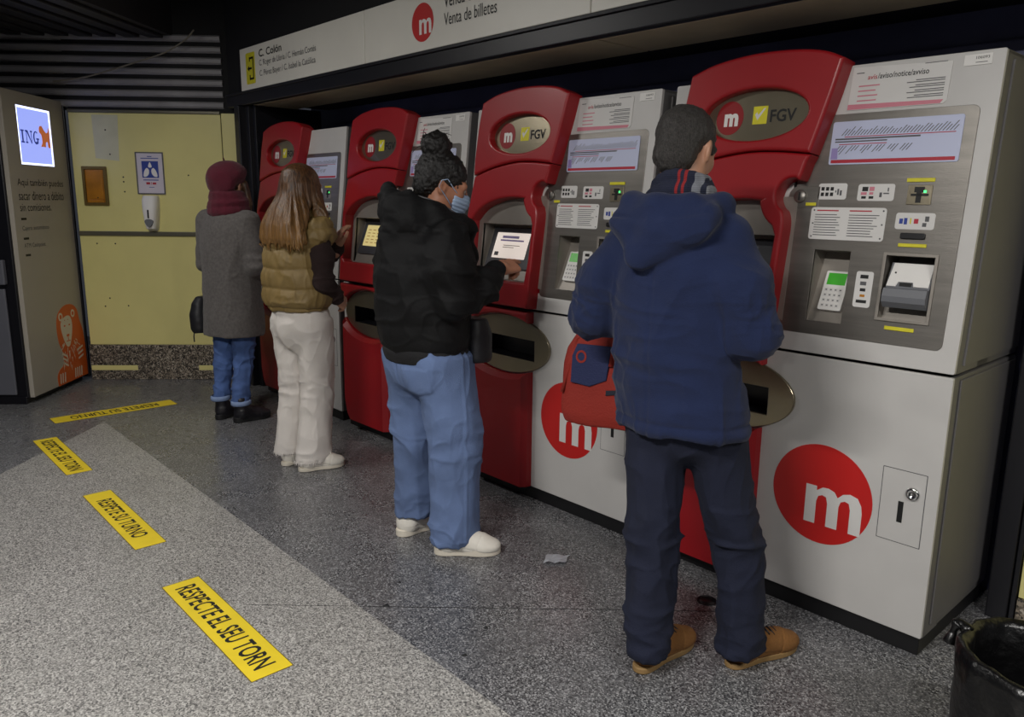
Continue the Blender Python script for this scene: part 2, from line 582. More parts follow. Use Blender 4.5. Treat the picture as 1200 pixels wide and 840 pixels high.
text('lettering', 'C. Colón', -5.385, .197, 'print_black', sp[0], SM, w=.34, h=.05, bold=.012, z=.0012)
text('lettering', 'C. Roger de Llòria / C. Hernán Cortés', -5.385, .128, 'print_grey', sp[0], SM, w=.80, h=.05, z=.0012)
text('lettering', 'C. Pérez Bayer / C. Isabel la Católica', -5.385, .060, 'print_grey', sp[0], SM, w=.79, h=.05, z=.0012)
def m_logo(parent, M, cx, cy, r, red, white, z=0., mscale=1., n=48):
    d = flat('logo_disc', [ellipse(cx, cy, r, r, n)], z, z+.0008, red, parent, M=M)
    # rounded lower-case m cut into the disc, its last foot running out over the rim
    x0, y0, h, w = cx-.30*r*mscale, cy-.62*r, .78*r*mscale, 1.12*r*mscale
    s = w*.20
    pts = [(x0, y0), (x0, y0+h*.99), (x0+s*.96, y0+h*.99), (x0+s*.98, y0+h*.88), (x0+s*1.5, y0+h*.99), (x0+s*2.0, y0+h), (x0+s*2.55, y0+h*.95), (x0+s*2.85, y0+h*.82),
           (x0+s*3.3, y0+h*.95), (x0+s*3.9, y0+h), (x0+s*4.55, y0+h*.95), (x0+s*4.9, y0+h*.78), (x0+s*5.0, y0+h*.6), (x0+s*5.0, y0), (x0+s*4.0, y0),
           (x0+s*4.0, y0+h*.6), (x0+s*3.85, y0+h*.76), (x0+s*3.5, y0+h*.79), (x0+s*3.15, y0+h*.74), (x0+s*3.0, y0+h*.6), (x0+s*3.0, y0), (x0+s*2.0, y0),
           (x0+s*2.0, y0+h*.6), (x0+s*1.85, y0+h*.76), (x0+s*1.5, y0+h*.79), (x0+s*1.15, y0+h*.74), (x0+s*1.0, y0+h*.6), (x0+s*1.0, y0)]
    flat('logo_letter', [pts], z+.0008, z+.0014, white, d if parent.parent is None else parent, M=M)
    return d
m_logo(sp[1], SM, -3.467, .137, .094, 'logo_red', 'print_white')
text('lettering', 'Venda de bitllets', -3.285, .178, 'print_black', sp[1], SM, w=.44, h=.064, bold=.004, z=.0012)
text('lettering', 'Venta de billetes', -3.285, .094, 'print_black', sp[1], SM, w=.40, h=.058, z=.0012)

# ================================================================== TICKET MACHINES
UPV = Vector((0, .10523, .99445)); UPN = Vector((0, -.99445, .10523))
def upM(x=0, v=0, w=0): return frame(Vector((x, 0, .949)) + UPV*v + UPN*w, (1, 0, 0), UPV)
def loM(x=0, z=0, w=0): return frame((x, -w, z), (1, 0, 0), (0, 0, 1))
WBODY, HT = -1.145, .957

def open_box(name, x0, v0, x1, v1, depth, m, parent, M, back=None):
    """inside of a recess: four walls and a back (deeper part may slope: back=(depth at bottom, depth at top))"""
    db, dt = back or (depth, depth)
    V = [(x0, v0, 0), (x1, v0, 0), (x1, v1, 0), (x0, v1, 0), (x0, v0, -db), (x1, v0, -db), (x1, v1, -dt), (x0, v1, -dt)]
    Fc = [(0, 1, 5, 4), (1, 2, 6, 5), (2, 3, 7, 6), (3, 0, 4, 7), (4, 5, 6, 7)]
    return mesh_obj(name, V, Fc, m, parent, M)

def arc_pts(cx, cy, r, a0, a1, n=8):
    return [(cx+r*math.cos(math.radians(a0+(a1-a0)*i/n)), cy+r*math.sin(math.radians(a0+(a1-a0)*i/n))) for i in range(n+1)]

def make_machine():
    T = empty('ticket_machine', (0, 0, 0))
    # plinth and lower cabinet
    box('plinth', (WBODY+.01, .012, 0), (-.008, .60, .068), 'cab_black', T, bevel=.004)
    lb = box('lower_cabinet', (WBODY, .13, .067), (0, .62, .938), 'cab_shaded', T, bevel=.006)
    flat('door', [rrect(WBODY, .067, 0, .938, .006), [(-1.02, .69), (-.585, .69), (-.585, .81), (-1.02, .81)]], -.016, .0, 'cab_white', T, M=loM(), bevel=.003)
    for x in (WBODY, -.012):
        box('side_plate', (x, .014, .067), (x+.012, .14, .938), 'cab_shaded', T)
    # upper cabinet (leaning front)
    V = []
    for x in (WBODY, -.0):
        for (y, z) in ((.20, .949), (.60, .949), (.60, 1.885), (.26, 1.885)):
            V.append((x, y, z))
    mesh_obj('upper_cabinet', V, [(0, 3, 2, 1), (4, 5, 6, 7), (0, 1, 5, 4), (1, 2, 6, 5), (2, 3, 7, 6), (3, 0, 4, 7)], 'cab_shaded', T)
    sideP = [(0.017, .949), (.30, .949), (.30, 1.895), (.117, 1.895)]
    for x in (WBODY, -.012):
        V = [(x, y, z) for y, z in sideP] + [(x+.012, y, z) for y, z in sideP]
        s = mesh_obj('side_plate', V, [(3, 2, 1, 0), (4, 5, 6, 7), (0, 1, 5, 4), (1, 2, 6, 5), (2, 3, 7, 6), (3, 0, 4, 7)], 'cab_shaded', T)
    # raised side panel and its vents (right side)
    sp_ = box('side_panel', (0, .06, .10), (.006, .60, .925), 'cab_shaded', T, bevel=.003)
    sp2 = mesh_obj('side_panel', [(x, y, z) for x in (0, .006) for (y, z) in ((.065, .97), (.60, .97), (.60, 1.875), (.165, 1.875))],
                   [(0, 1, 2, 3), (7, 6, 5, 4), (0, 4, 5, 1), (1, 5, 6, 2), (2, 6, 7, 3), (3, 7, 4, 0)], 'cab_shaded', T)
    bmv = bmesh.new()
    for i in range(7):
        addbox(bmv, (.0055, .36, 1.64+i*.026), (.0075, .50, 1.649+i*.026))
    bm_obj('vent_slots', bmv, 'print_black', sp2)
    mesh_obj('top_plate', [(x, y, z) for z in (1.888, 1.897) for (x, y) in ((WBODY, .115), (0, .115), (0, .60), (WBODY, .60))],
             [(3, 2, 1, 0), (4, 5, 6, 7), (0, 1, 5, 4), (1, 2, 6, 5), (2, 3, 7, 6), (3, 0, 4, 7)], 'cab_shaded', T)
    U = upM()
    flat('front_frame', [rrect(WBODY, 0, 0, HT, .006), [(-.60, .08), (-.055, .08), (-.055, .782), (-.60, .782)], [(-1.08, .10), (-.63, .10), (-.63, .50), (-1.08, .50)]],
         -.016, 0, 'cab_white', T, M=U, bevel=.002)
    # steel control plate with two recesses
    kx0, kv0, kx1, kv1 = -.491, .112, -.366, .353
    bx0, bv0, bx1, bv1 = -.258, .139, -.092, .357
    st = flat('control_plate', [rrect(-.588, .066, -.045, .801, .02), [(kx0, kv0), (kx1, kv0), (kx1, kv1), (kx0, kv1)], [(bx0+.008, bv0+.008), (bx1-.008, bv0+.008), (bx1-.008, bv1-.008), (bx0+.008, bv1-.008)]],
              -.006, .0035, 'steel', T, M=U, bevel=.001, bseg=1)
    # lock tab reaching into the red cowl
    flat('lock_tab', [arc_pts(-.572, .530, .040, 60, 300, 10) + [(-.50, .494), (-.50, .566)]], -.004, .0045, 'steel', T, M=U, bevel=.001, bseg=1)
    lk = lathe('cam_lock', [(.022, 0), (.022, .006), (.020, .008), (.0, .0082)], 'steel', T, M=upM(-.568, .532, .0045), n=24, caps=False)
    bars('keyhole', [(-.003, -.014, .003, .014)], 'print_black', lk, M=upM(-.568, .532, .0045), z=.0095)
    # card reader (keypad) recess
    open_box('keypad_recess', kx0, kv0, kx1, kv1, .05, 'recess_steel', T, U, back=(.012, .085))
    ka = math.atan2(.073, kv1-kv0)
    KM = upM() @ Matrix.Translation((0, kv0, -.012)) @ Matrix.Rotation(-(-ka), 4, 'X').inverted()
    KM = upM() @ Matrix.Translation((kx0, kv0, -.012)) @ Matrix.Rotation(-ka, 4, 'X')
    kp = flat('keypad', [rrect(.030, .038, .112, .178, .006)], .001, .016, 'print_white', T, M=KM, bevel=.002)
    bars('display', [(.040, .128, .104, .170)], 'lcd_green', kp, M=KM, z=.0166)
    keys = []
    for r in range(4):
        for c in range(4):
            xx = .039+c*.0165; yy = .048+r*.0185
            keys.append((xx, yy, xx+.0125, yy+.0125))
    bars('keys', keys, 'paper_white', kp, M=KM, z=.0169)
    bars('key_print', [((x0+x1)/2-.003, (y0+y1)/2-.002, (x0+x1)/2+.003, (y0+y1)/2+.002) for x0, y0, x1, y1 in keys], 'print_grey', kp, M=KM, z=.0173)
    # banknote unit
    flat('banknote_frame', [rrect(bx0, bv0, bx1, bv1, .004), [(bx0+.010, bv0+.010), (bx1-.010, bv0+.010), (bx1-.010, bv1-.010), (bx0+.010, bv1-.010)]], .0035, .009, 'recess_steel', T, M=U, bevel=.0015)
    open_box('banknote_recess', bx0+.008, bv0+.008, bx1-.008, bv1-.008, .05, 'recess_steel', T, U, back=(.03, .10))
    bm = bmesh.new()
    X0, X1 = bx0+.022, bx1-.012
    prof = [(bv0+.045, -.05), (bv0+.045, .012), (bv0+.062, .030), (bv0+.080, .032), (bv0+.105, .026), (bv0+.108, .010), (bv0+.188, -.02), (bv0+.190, -.085)]
    vs = [[bm.verts.new((x, p, q)) for p, q in prof] for x in (X0, X1)]
    for i in range(len(prof)-1):
        bm.faces.new((vs[0][i], vs[1][i], vs[1][i+1], vs[0][i+1]))
    bm.faces.new(vs[0]); bm.faces.new(vs[1][::-1])
    bu = bm_obj('banknote_unit', bm, 'grey_plastic', T, M=U)
    sl = (-.030)/.08
    BM = U @ Matrix.Translation((0, bv0+.108, .0105)) @ Matrix.Rotation(math.atan2(.030, .08)*-1, 4, 'X')
    wp = flat('white_cover', [[(X0+.002, .004), (X0+.030, .004), (X0+.036, .020), (X1-.052, .020), (X1-.048, .006), (X1-.004, .006), (X1-.004, .083), (X0+.008, .083)]], -.002, .003, 'print_white', bu, M=BM)
    bars('note_mouth', [(X0+.040, .006, X1-.055, .018)], 'print_black', bu, M=BM, z=.001)
    lathe('sensor_dot', [(.003, 0), (.003, .001)], 'print_black', bu, M=BM @ Matrix.Translation((X0+.02, .05, .003)), n=10)
    # coin slot with shutter, ticket slot, yellow marks
    cs = flat('coin_plate', [rrect(-.214, .507, -.141, .568, .003)], .0035, .006, 'steel_gold', T, M=U, bevel=.001, bseg=1)
    bars('coin_slot', [(-.194, .545, -.164, .562), (-.187, .513, -.171, .545), (-.203, .534, -.150, .541)], 'print_black', cs, M=U, z=.0065)
    bars('coin_light', [(-.166, .544, -.158, .551)], 'green_led', cs, M=U, z=.0068)
    for (x0, v0, x1, v1) in ((-.221, .577, -.138, .589), (-.219, .376, -.134, .387), (-.223, .112, -.133, .124), (-.545, .500, -.508, .511)):
        box('yellow_mark', (x0, v0, .0035), (x1, v1, .007), 'yellow_tape', T, M=U, bevel=.0012, seg=1)
    ts = flat('ticket_slot', [rrect(-.216, .401, -.141, .420, .005)], .0035, .010, 'black_plastic', T, M=U, bevel=.002)
    # stickers
    def sticker(x0, v0, x1, v1, r=.008, z=.0045, m='paper_white'):
        return flat('sticker', [rrect(x0, v0, x1, v1, r)], .0034, z, m, T, M=U)
    s1 = sticker(-.506, .522, -.408, .575)
    bars('print', [(-.496+i*.016, .533+j*.018, -.485+i*.016, .545+j*.018) for i in range(3) for j in range(2)], 'print_black', s1, M=U, z=.005)
    bars('print', [(-.440, .537, -.434, .557), (-.431, .535, -.424, .552), (-.447, .545, -.443, .552)], 'print_grey', s1, M=U, z=.005)
    s2 = sticker(-.371, .518, -.254, .572)
    bars('print', [(-.357, .549, -.338, .563), (-.357, .525, -.342, .533), (-.333, .525, -.318, .533)], 'print_black', s2, M=U, z=.005)
    bars('print', [(-.360, .537, -.341, .546), (-.333, .538, -.320, .546), (-.334, .550, -.318, .563)], 'print_pink', s2, M=U, z=.005)
    bars('print', [(-.300, .530, -.292, .545), (-.288, .540, -.270, .544), (-.276, .548, -.272, .560)], 'print_grey', s2, M=U, z=.005)
    s3 = sticker(-.238, .431, -.121, .482)
    bars('print', [(-.226, .448, -.215, .464), (-.212, .446, -.202, .466)], 'print_blue', s3, M=U, z=.005)
    bars('print', [(-.194, .448, -.190, .466)], 'yellow_tape', s3, M=U, z=.005)
    bars('print', [(-.182, .449, -.169, .464)], 'print_red', s3, M=U, z=.005)
    bars('print', [(-.156, .440, -.144, .452), (-.150, .456, -.138, .472)], 'print_grey', s3, M=U, z=.005)
    s4 = sticker(-.336, .174, -.280, .291)
    bars('print', [(-.322, .268, -.296, .280), (-.318, .226, -.300, .236), (-.326, .188, -.292, .198)], 'print_black', s4, M=U, z=.005)
    bars('print', [(-.320, .246, -.300, .258)], 'print_grey', s4, M=U, z=.005)
    bars('print', [(-.316, .208, -.300, .216)], 'box_orange', s4, M=U, z=.005)
    ip = flat('instruction_plate', [rrect(-.521, .388, -.268, .496, .010)], .0034, .006, 'paper_white', T, M=U, bevel=.001, bseg=1)
    L = []
    for cx in (-.505, -.388):
        for j in range(9):
            L.append((cx, .402+j*.0085, cx+.075+.025*random.random(), .4045+j*.0085))
    bars('print', L, 'print_grey', ip, M=U, z=.0065)
    bars('print', [(-.500, .483, -.425, .487), (-.388, .483, -.315, .487)], 'print_red', ip, M=U, z=.0065)
    for (x, v) in ((-.510, .486), (-.278, .486), (-.510, .398), (-.278, .398), (-.51, .442), (-.278, .442)):
        lathe('screw', [(.003, 0), (.0025, .001)], 'print_grey', ip, M=upM(x, v, .006), n=8)
    # line map
    mp = flat('line_map', [rrect(-.484, .636, -.082, .776, .007)], .0034, .0065, 'map_blue', T, M=U, bevel=.001, bseg=1)
    bars('map_band', [(-.476, .641, -.092, .652)], 'print_red', mp, M=U, z=.0069)
    bars('map_line', [(-.470, .716, -.200, .721), (-.470, .708, -.300, .712)], 'print_grey', mp, M=U, z=.0069)
    bars('map_line', [(-.440, .724, -.100, .7265), (-.455, .700, -.300, .7025)], 'print_red', mp, M=U, z=.0070)
    D = []
    for i in range(34):
        x = -.452+i*.0104
        l = .014+.014*random.random()
        D.append([(x, .730), (x+.0032, .730), (x+.0032+l*.8, .730+l), (x+l*.8, .730+l)])
        if i < 24 and i % 4 != 3:
            D.append([(x, .697), (x+.0032, .697), (x+.0032-l*.8, .697-l), (x-l*.8, .697-l)])
    bars('map_names', D, 'print_grey', mp, M=U, z=.0069)
    flat('map_sea', [[(-.478, .654), (-.455, .654), (-.458, .690), (-.478, .690)]], .0066, .007, 'map_purple', mp, M=U)
    # notice
    nt_ = flat('notice', [[(-.446, .8115), (-.152, .8115), (-.142, .822), (-.140, .936), (-.442, .948)]], .001, .0025, 'paper_white', T, M=U)
    bars('notice_band', [[(-.446, .813), (-.160, .813), (-.152, .824), (-.446, .830)]], 'print_pink', nt_, M=U, z=.0029)
    text('lettering', 'avís', -.392, .905, 'print_red', nt_, U, h=.015, w=.030, z=.003, bold=.01, res=2)
    text('lettering', '/aviso/notice/avviso', -.360, .905, 'print_black', nt_, U, h=.018, w=.155, z=.003, bold=.01, res=2)
    L = []
    for j in range(4):
        for q in range(2):
            v = .888-j*.0155-q*.006
            L.append((-.155-.085-.035*random.random()*q, v, -.155, v+.0026))
    L += [(-.43, .9265, -.405, .9295), (-.22, .936, -.155, .938)]
    bars('print', L, 'print_grey', nt_, M=U, z=.003)
    bars('print', [(-.418, .884-j*.0155, -.418+.05+.02*random.random(), .888-j*.0155) for j in range(4)], 'print_pink', nt_, M=U, z=.003)
    # inventory label
    lb_ = flat('inventory_label', [rrect(-.110, .915, -.035, .946, .001)], .001, .0025, 'print_white', T, M=U)
    text('lettering', '106093', -.078, .932, 'print_black', lb_, U, w=.036, h=.008, z=.003, res=2)
    bars('print', [(-.078, .9215, -.046, .9235)], 'print_grey', lb_, M=U, z=.003)

    # ---- red cowl, upper hood with the oval brand plate
    arc = smooth_poly([(-.520, .668), (-.640, .680), (-.764, .681), (-.920, .658), (-1.056, .621)], 6, closed=False)
    topc = smooth_poly([(-1.030, .968), (-.93, 1.000), (-.78, 1.018), (-.63, 1.015), (-.52, .998), (-.447, .968)], 5, closed=False)
    hood = arc + [(-1.058, .70), (-1.048, .85)] + topc + [(-.468, .87), (-.498, .75)]
    oval = ellipse(-.752, .808, .205, .090, 44)
    flat('hood', [hood, oval], -.02, .075, 'red_plastic', T, M=U, bevel=.011, bseg=3)
    pl = flat('brand_plate', [ellipse(-.752, .808, .222, .108, 44)], .0, .040, 'steel_gold', T, M=U)
    P = upM(-.752, .808, .0402)
    bd = flat('brand_disc', [ellipse(-.112, .000, .056, .060, 32)], 0, .0006, 'logo_darkred', pl, M=P)
    text('lettering', 'm', -.134, -.030, 'print_white', pl, P, w=.058, h=.046, bold=.05, z=.0012)
    flat('brand_square', [[(.004-.022, -.028), (.004+.034, -.028), (.004+.034, .034), (.004-.022, .034)]], 0, .0006, 'yellow_tape', pl, M=P)
    flat('brand_tick', [[(-.010, .006), (.001, -.014), (.030, .026), (.024, .027), (.003, .004), (-.003, .014)]], .0006, .001, 'paper_white', pl, M=P)
    text('lettering', 'FGV', .050, -.024, 'print_black', pl, P, w=.098, h=.043, bold=.022, z=.0008)
    # ---- surround of the screen
    lk_c = (-.572, .530)
    right = [(-.532, .640)] + arc_pts(lk_c[0], lk_c[1], .058, 66, 240, 12) + [(-.594, .466), (-.589, .448), (-.587, .42), (-.588, .38), (-.592, .25), (-.600, .003)]
    right = smooth_poly(right, 3, closed=False)
    surround = [(x, v-.004) for x, v in arc[::-1]] + right + [(-1.085, .003), (-1.092, .22), (-1.090, .43)]
    opening = smooth_poly([(-1.058, .405), (-.98, .470), (-.86, .508), (-.76, .517), (-.684, .512)], 5, closed=False) + arc_pts(lk_c[0]+.004, lk_c[1], .122, 190, 240, 6) + [(-.615, .390), (-.622, .22), (-.636, .122), (-1.040, .122), (-1.060, .14)]
    flat('screen_surround', [surround, opening], -.02, .068, 'red_plastic', T, M=U, bevel=.010, bseg=3)
    # silver plate in the arch, screen console in its recess
    flat('arch_plate', [[(-1.08, .10), (-.575, .10), (-.575, .53), (-1.08, .53)], [(-1.03, .128), (-.640, .128), (-.640, .395), (-1.03, .395)]], -.010, .006, 'recess_steel', T, M=U)
    open_box('screen_recess', -1.03, .128, -.640, .395, .06, 'recess_steel', T, U, back=(.004, .075))
    sa = math.atan2(.071, .267)
    SMX = upM() @ Matrix.Translation((-1.03, .128, -.004)) @ Matrix.Rotation(-sa, 4, 'X')
    bz = flat('screen_bezel', [rrect(.02, .05, .36, .262, .008)], .001, .012, 'dark_grey_plastic', T, M=SMX, bevel=.003)
    sc = flat('screen', [rrect(.055, .10, .295, .232, .003)], .010, .0128, 'screen_dim', T, M=SMX)
    # ---- lower red panel with the oval ticket tray
    Lm = loM()
    tray_c, trx, trz = (-.800, .765), .305, .142
    EL = ellipse(tray_c[0], tray_c[1], trx, trz, 56)
    # split the red panel into a thin upper lip and a big lower shell around the oval
    xr = -.615
    def ell_y(x, s): return tray_c[1] + s*(trz+.006)*math.sqrt(max(0, 1-((x-tray_c[0])/(trx+.006))**2))
    xs = [xr + (-1.095-xr)*i/24 for i in range(25)]
    lip = [(xr, .937), (-1.110, .937)] + [(x, max(ell_y(x, 1), .80)) for x in xs[::-1]]
    flat('upper_lip', [lip], -.012, .048, 'red_plastic', T, M=Lm, bevel=.014, bseg=2)
    shell = [(x, ell_y(x, -1)) for x in xs] + [(-1.105, .70), (-1.105, .40), (-1.085, .20), (-1.050, .105), (-1.02, .069), (xr, .069)]
    bm = bmesh.new()
    # faceted shell: outline at the door, inset crown further out
    n = len(shell)
    cxs, czs = -.85, .36
    inner = []
    for (x, z) in shell:
        inner.append((min(max(x, -1.075), -.640), min(max(z, .125), z-.022 if z > .5 else z)))
    vo = [bm.verts.new((x, .004, z)) for x, z in shell]
    vm = [bm.verts.new((x + (.004 if x < -.8 else -.004), -.030, z)) for x, z in shell]
    vi = [bm.verts.new((x, -.056, z)) for x, z in inner]
    for a, b in ((vo, vm), (vm, vi)):
        for i in range(n):
            j = (i+1) % n
            try: bm.faces.new((a[i], a[j], b[j], b[i]))
            except ValueError: pass
    bm.faces.new(vi)
    bmesh.ops.triangulate(bm, faces=[f for f in bm.faces if len(f.verts) > 4])
    bm_obj('lower_shell', bm, 'red_plastic', T, autosmooth=.35)
    slot = [(-1.0, .70), (-.597, .70), (-.597, .800), (-1.0, .800)]
    tr = flat('ticket_tray', [EL, slot], -.002, .012, 'steel_gold', T, M=Lm, bevel=.003)
    open_box('tray_mouth', -1.0, .70, -.597, .800, .10, 'dark_frame', T, loM(0, 0, .005))
    # front logo and service hatch
    m_logo(T, loM(0, 0, 0), -.374, .457, .179, 'logo_red', 'paper_white', z=.0003, n=64)
    ht = flat('service_hatch', [rrect(-.172, .372, -.039, .615, .002)], -.002, .0012, 'cab_white', T, M=Lm)
    flat('hatch_gap', [rrect(-.1745, .3695, -.0365, .6175, .002), rrect(-.172, .372, -.039, .615, .002)], -.001, .0006, 'print_grey', ht, M=Lm)
    lathe('hatch_lock', [(.022, 0), (.022, .004), (.018, .008), (.009, .009), (.008, .006), (.0, .006)], 'chrome', ht, M=loM(-.075, .546, .0012), n=20, caps=False)
    bars('hatch_slot', [(-.116, .440, -.099, .512)], 'print_black', ht, M=Lm, z=.0016)
    return T

M0 = make_machine()
DXM = 1.217
MLAB = ['red and grey ticket machine nearest the camera, used by the man in navy jacket',
        'red and grey ticket machine reached for by the woman in black jacket',
        'red and grey ticket machine behind the black jacket, in front of the long-haired woman',
        'red and grey ticket machine furthest away, beside the dark column']
machines = []
for i in range(4):
    o = M0 if i == 0 else copy_tree(M0)
    o.location = (-.787-DXM*i, 0, 0)
    o['label'] = MLAB[i]; o['category'] = 'ticket machine'; o['group'] = 'ticket machines in a row'
    machines.append(o)
    if i == 3:   # the furthest machine carries no notice or label
        for c in list(o.children):
            if c.name.split('.')[0] in ('notice', 'inventory_label'):
                for g in list(c.children): bpy.data.objects.remove(g)
                bpy.data.objects.remove(c)
    for c in o.children:
        if c.name.startswith('screen') and c.name.split('.')[0] == 'screen' and i in (1, 2):
            c.data = c.data.copy()
            c.data.materials[0] = MATS['screen_white' if i == 1 else 'screen_cream']
            sa = math.atan2(.071, .267)
            SMX = upM() @ Matrix.Translation((-1.03, .128, -.004)) @ Matrix.Rotation(-sa, 4, 'X')
            if i == 1:
                bars('screen_print', [(.10, .203, .22, .216), (.09, .188, .26, .196)], 'map_purple', c, M=SMX, z=.0132)
                bars('screen_print', [(.07, .112, .10, .132), (.12, .165, .24, .168), (.12, .155, .20, .158)], 'print_grey', c, M=SMX, z=.0132)
            else:
                bars('screen_print', [(.08+.05*q, .12+.02*r, .11+.05*q, .124+.02*r) for q in range(4) for r in range(5)], 'box_orange', c, M=SMX, z=.0132)

# ================================================================== KIOSK (cash machine) WITH BACKLIT SIGN
KO = Vector((-6.2301, -1.4311, 0)); KA = Vector((-.76926, .63894, 0)); KB = Vector((-.63894, -.76926, 0))
KN = -KB
def kM(a=0, z=0, out=0.): return frame(KO + KA*a + KN*out + Vector((0, 0, z)), KA*-1, (0, 0, 1))
# frame x must run to the viewer's right: viewer sees KA going right, so use KA with outward normal KN
def kM(a=0, z=0, out=0.):
    M = Matrix((KA, Vector((0, 0, 1)), KN)).transposed().to_4x4()
    M.translation = KO + KA*a + KN*out + Vector((0, 0, z))
    return M
KK = empty('cash_machine_kiosk', KO, 0, 'tall pale kiosk with backlit screen and orange lion by the yellow wall', 'kiosk')
KI = Matrix.Translation(-KO)
def km(a=0, z=0, out=0.): return KI @ kM(a, z, out)
box('body', (-.012, .04, -1.3), (.80, 2.16, -.03), 'kiosk_black', KK, M=km(), bevel=.008)
box('base', (0.0, 0, -1.28), (.79, .045, -.05), 'kiosk_black', KK, M=km(), bevel=.004)
sidep = flat('side_panel', [[(.008, .045), (.785, .045), (.785, 2.15), (.008, 2.15)], [(.17, 1.665), (.60, 1.665), (.60, 2.06), (.17, 2.06)]], -.04, .0, 'kiosk_white', KK, M=km(), bevel=.003)
box('edge_trim', (.786, .02, -.05), (.812, 2.165, .010), 'kiosk_black', KK, M=km(), bevel=.004)
ks = box('backlit_screen', (.165, 1.66, -.03), (.605, 2.065, -.006), 'kiosk_screen', KK, M=km())
flat('glow_edge', [[(.17, 1.665), (.60, 1.665), (.60, 2.06), (.17, 2.06)], [(.185, 1.678), (.585, 1.678), (.585, 2.047), (.185, 2.047)]], -.006, -.0045, 'kiosk_glow', ks, M=km())
# three serif capitals
def serif(x0, x1, y): return [(x0, y), (x1, y), (x1, y+.010), (x0, y+.010)]
LH, LB = .088, 1.812
I_ = [[(.208, LB), (.226, LB), (.226, LB+LH), (.208, LB+LH)], serif(.196, .238, LB), serif(.196, .238, LB+LH-.010)]
N_ = [[(.262, LB), (.270, LB), (.270, LB+LH), (.262, LB+LH)], [(.262, LB+LH), (.284, LB+LH), (.330, LB), (.322, LB)], [(.322, LB), (.330, LB), (.330, LB+LH), (.322, LB+LH)], serif(.252, .280, LB), serif(.250, .278, LB+LH-.010), serif(.314, .340, LB+LH-.010)]
import itertools
def arcp(cx, cy, rx, ry, a0, a1, n): return [(cx+rx*math.cos(math.radians(a0+(a1-a0)*i/n)), cy+ry*math.sin(math.radians(a0+(a1-a0)*i/n))) for i in range(n+1)]
G_ = [arcp(.385, LB+LH/2, .036, .046, 50, 315, 18) + arcp(.385, LB+LH/2, .019, .038, 315, 50, 18), [(.396, LB+.004), (.412, LB+.004), (.412, LB+.040), (.396, LB+.040)], serif(.386, .422, LB+.032)]
for L_ in (I_, N_, G_):
    bm = bmesh.new()
    for q in L_:
        vs = [bm.verts.new((x, y, -.0038)) for x, y in q]
        bm.faces.new(vs)
    bmesh.ops.triangulate(bm, faces=list(bm.faces))
    for f_ in bm.faces:
        if f_.normal.z < 0: f_.normal_flip()
    bmesh.ops.translate(bm, verts=bm.verts, vec=(.006, 0, 0))
    me = bpy.data.meshes.new('letter'); bm.to_mesh(me); bm.free(); me.transform(km()); me.materials.append(MATS['screen_blue'])
    link(bpy.data.objects.new('letter', me), ks)
LION_S = [(.45, 1.80), (.47, 1.83), (.465, 1.88), (.44, 1.90), (.445, 1.935), (.475, 1.945), (.50, 1.92), (.53, 1.90), (.555, 1.91), (.565, 1.94), (.575, 1.90), (.57, 1.85), (.575, 1.80), (.545, 1.80), (.54, 1.835), (.515, 1.83), (.51, 1.80), (.48, 1.80)]
flat('lion_mark', [smooth_poly(LION_S, 3)], -.0045, -.003, 'screen_orange', ks, M=km())
for s, z, w, h in (('Aquí también puedes', 1.505, .60, .062), ('sacar dinero a débito', 1.42, .59, .062), ('sin comisiones.', 1.345, .40, .05)):
    text('lettering', s, .088, z, 'print_black', sidep, km(), w=w, h=h, z=.001)
for s, z, w, h in (('Cajero automático', 1.205, .34, .04), ('ATM Cashpoint', 1.085, .27, .04)):
    text('lettering', s, .088, z, 'print_grey', sidep, km(), w=w, h=h, z=.001)
bars('dashes', [(.085, 1.285, .15, 1.30), (.09, 1.15, .155, 1.165), (.092, 1.035, .155, 1.05)], 'print_black', sidep, M=km(), z=.001)
lion = [(.335, .045), (.33, .12), (.375, .165), (.43, .19), (.445, .27), (.40, .36), (.385, .45), (.395, .54), (.44, .60), (.53, .635), (.63, .63), (.70, .585), (.725, .50), (.76, .42), (.775, .34), (.783, .22), (.783, .047)]
lp = flat('lion_print', [smooth_poly(lion[:-1], 3, closed=False) + [lion[-1]]], 0, .001, 'orange_print', sidep, M=km())
flat('lion_face', [smooth_poly([(.445, .50), (.50, .545), (.575, .55), (.61, .50), (.60, .42), (.565, .34), (.535, .315), (.50, .33), (.46, .41)], 4)], .001, .0016, 'lion_cream', lp, M=km())
for c_ in ((.455, .555, .03, .032), (.635, .56, .028, .03)):
    flat('lion_ear', [ellipse(*c_, 16)], .001, .0016, 'lion_cream', lp, M=km())
    flat('lion_ear_mark', [ellipse(c_[0], c_[1], c_[2]*.55, c_[3]*.55, 12)], .0016, .0019, 'orange_print', lp, M=km())
strokes = []
for q in range(46):
    ang = RNG.uniform(-2.7, -.4); rad = RNG.uniform(.14, .30)
    x = .545 + math.cos(ang)*rad*.72; z = .42 + math.sin(ang)*rad
    if .41 < x < .76 and z > .13:
        dx, dz = math.cos(ang)*.016, math.sin(ang)*.024
        nx, nz = -math.sin(ang)*.005, math.cos(ang)*.005
        strokes.append([(x-dx-nx, z-dz-nz), (x+dx, z+dz), (x-dx+nx, z-dz+nz)])
for (px, pz, k) in ((.40, .10, 3), (.62, .10, 4)):
    for j in range(k):
        strokes.append([(px-.04+j*.032, pz-.04), (px-.025+j*.032, pz-.045), (px-.015+j*.032, pz+.03), (px-.03+j*.032, pz+.035)])
for j in range(3):
    strokes.append([(.43, .20+j*.035), (.50, .165+j*.035), (.505, .178+j*.035), (.435, .215+j*.035)])
    strokes.append([(.66, .19+j*.035), (.74, .21+j*.035), (.738, .224+j*.035), (.66, .205+j*.035)])
bars('mane_strokes', strokes, 'lion_cream', lp, M=km(), z=.0013)
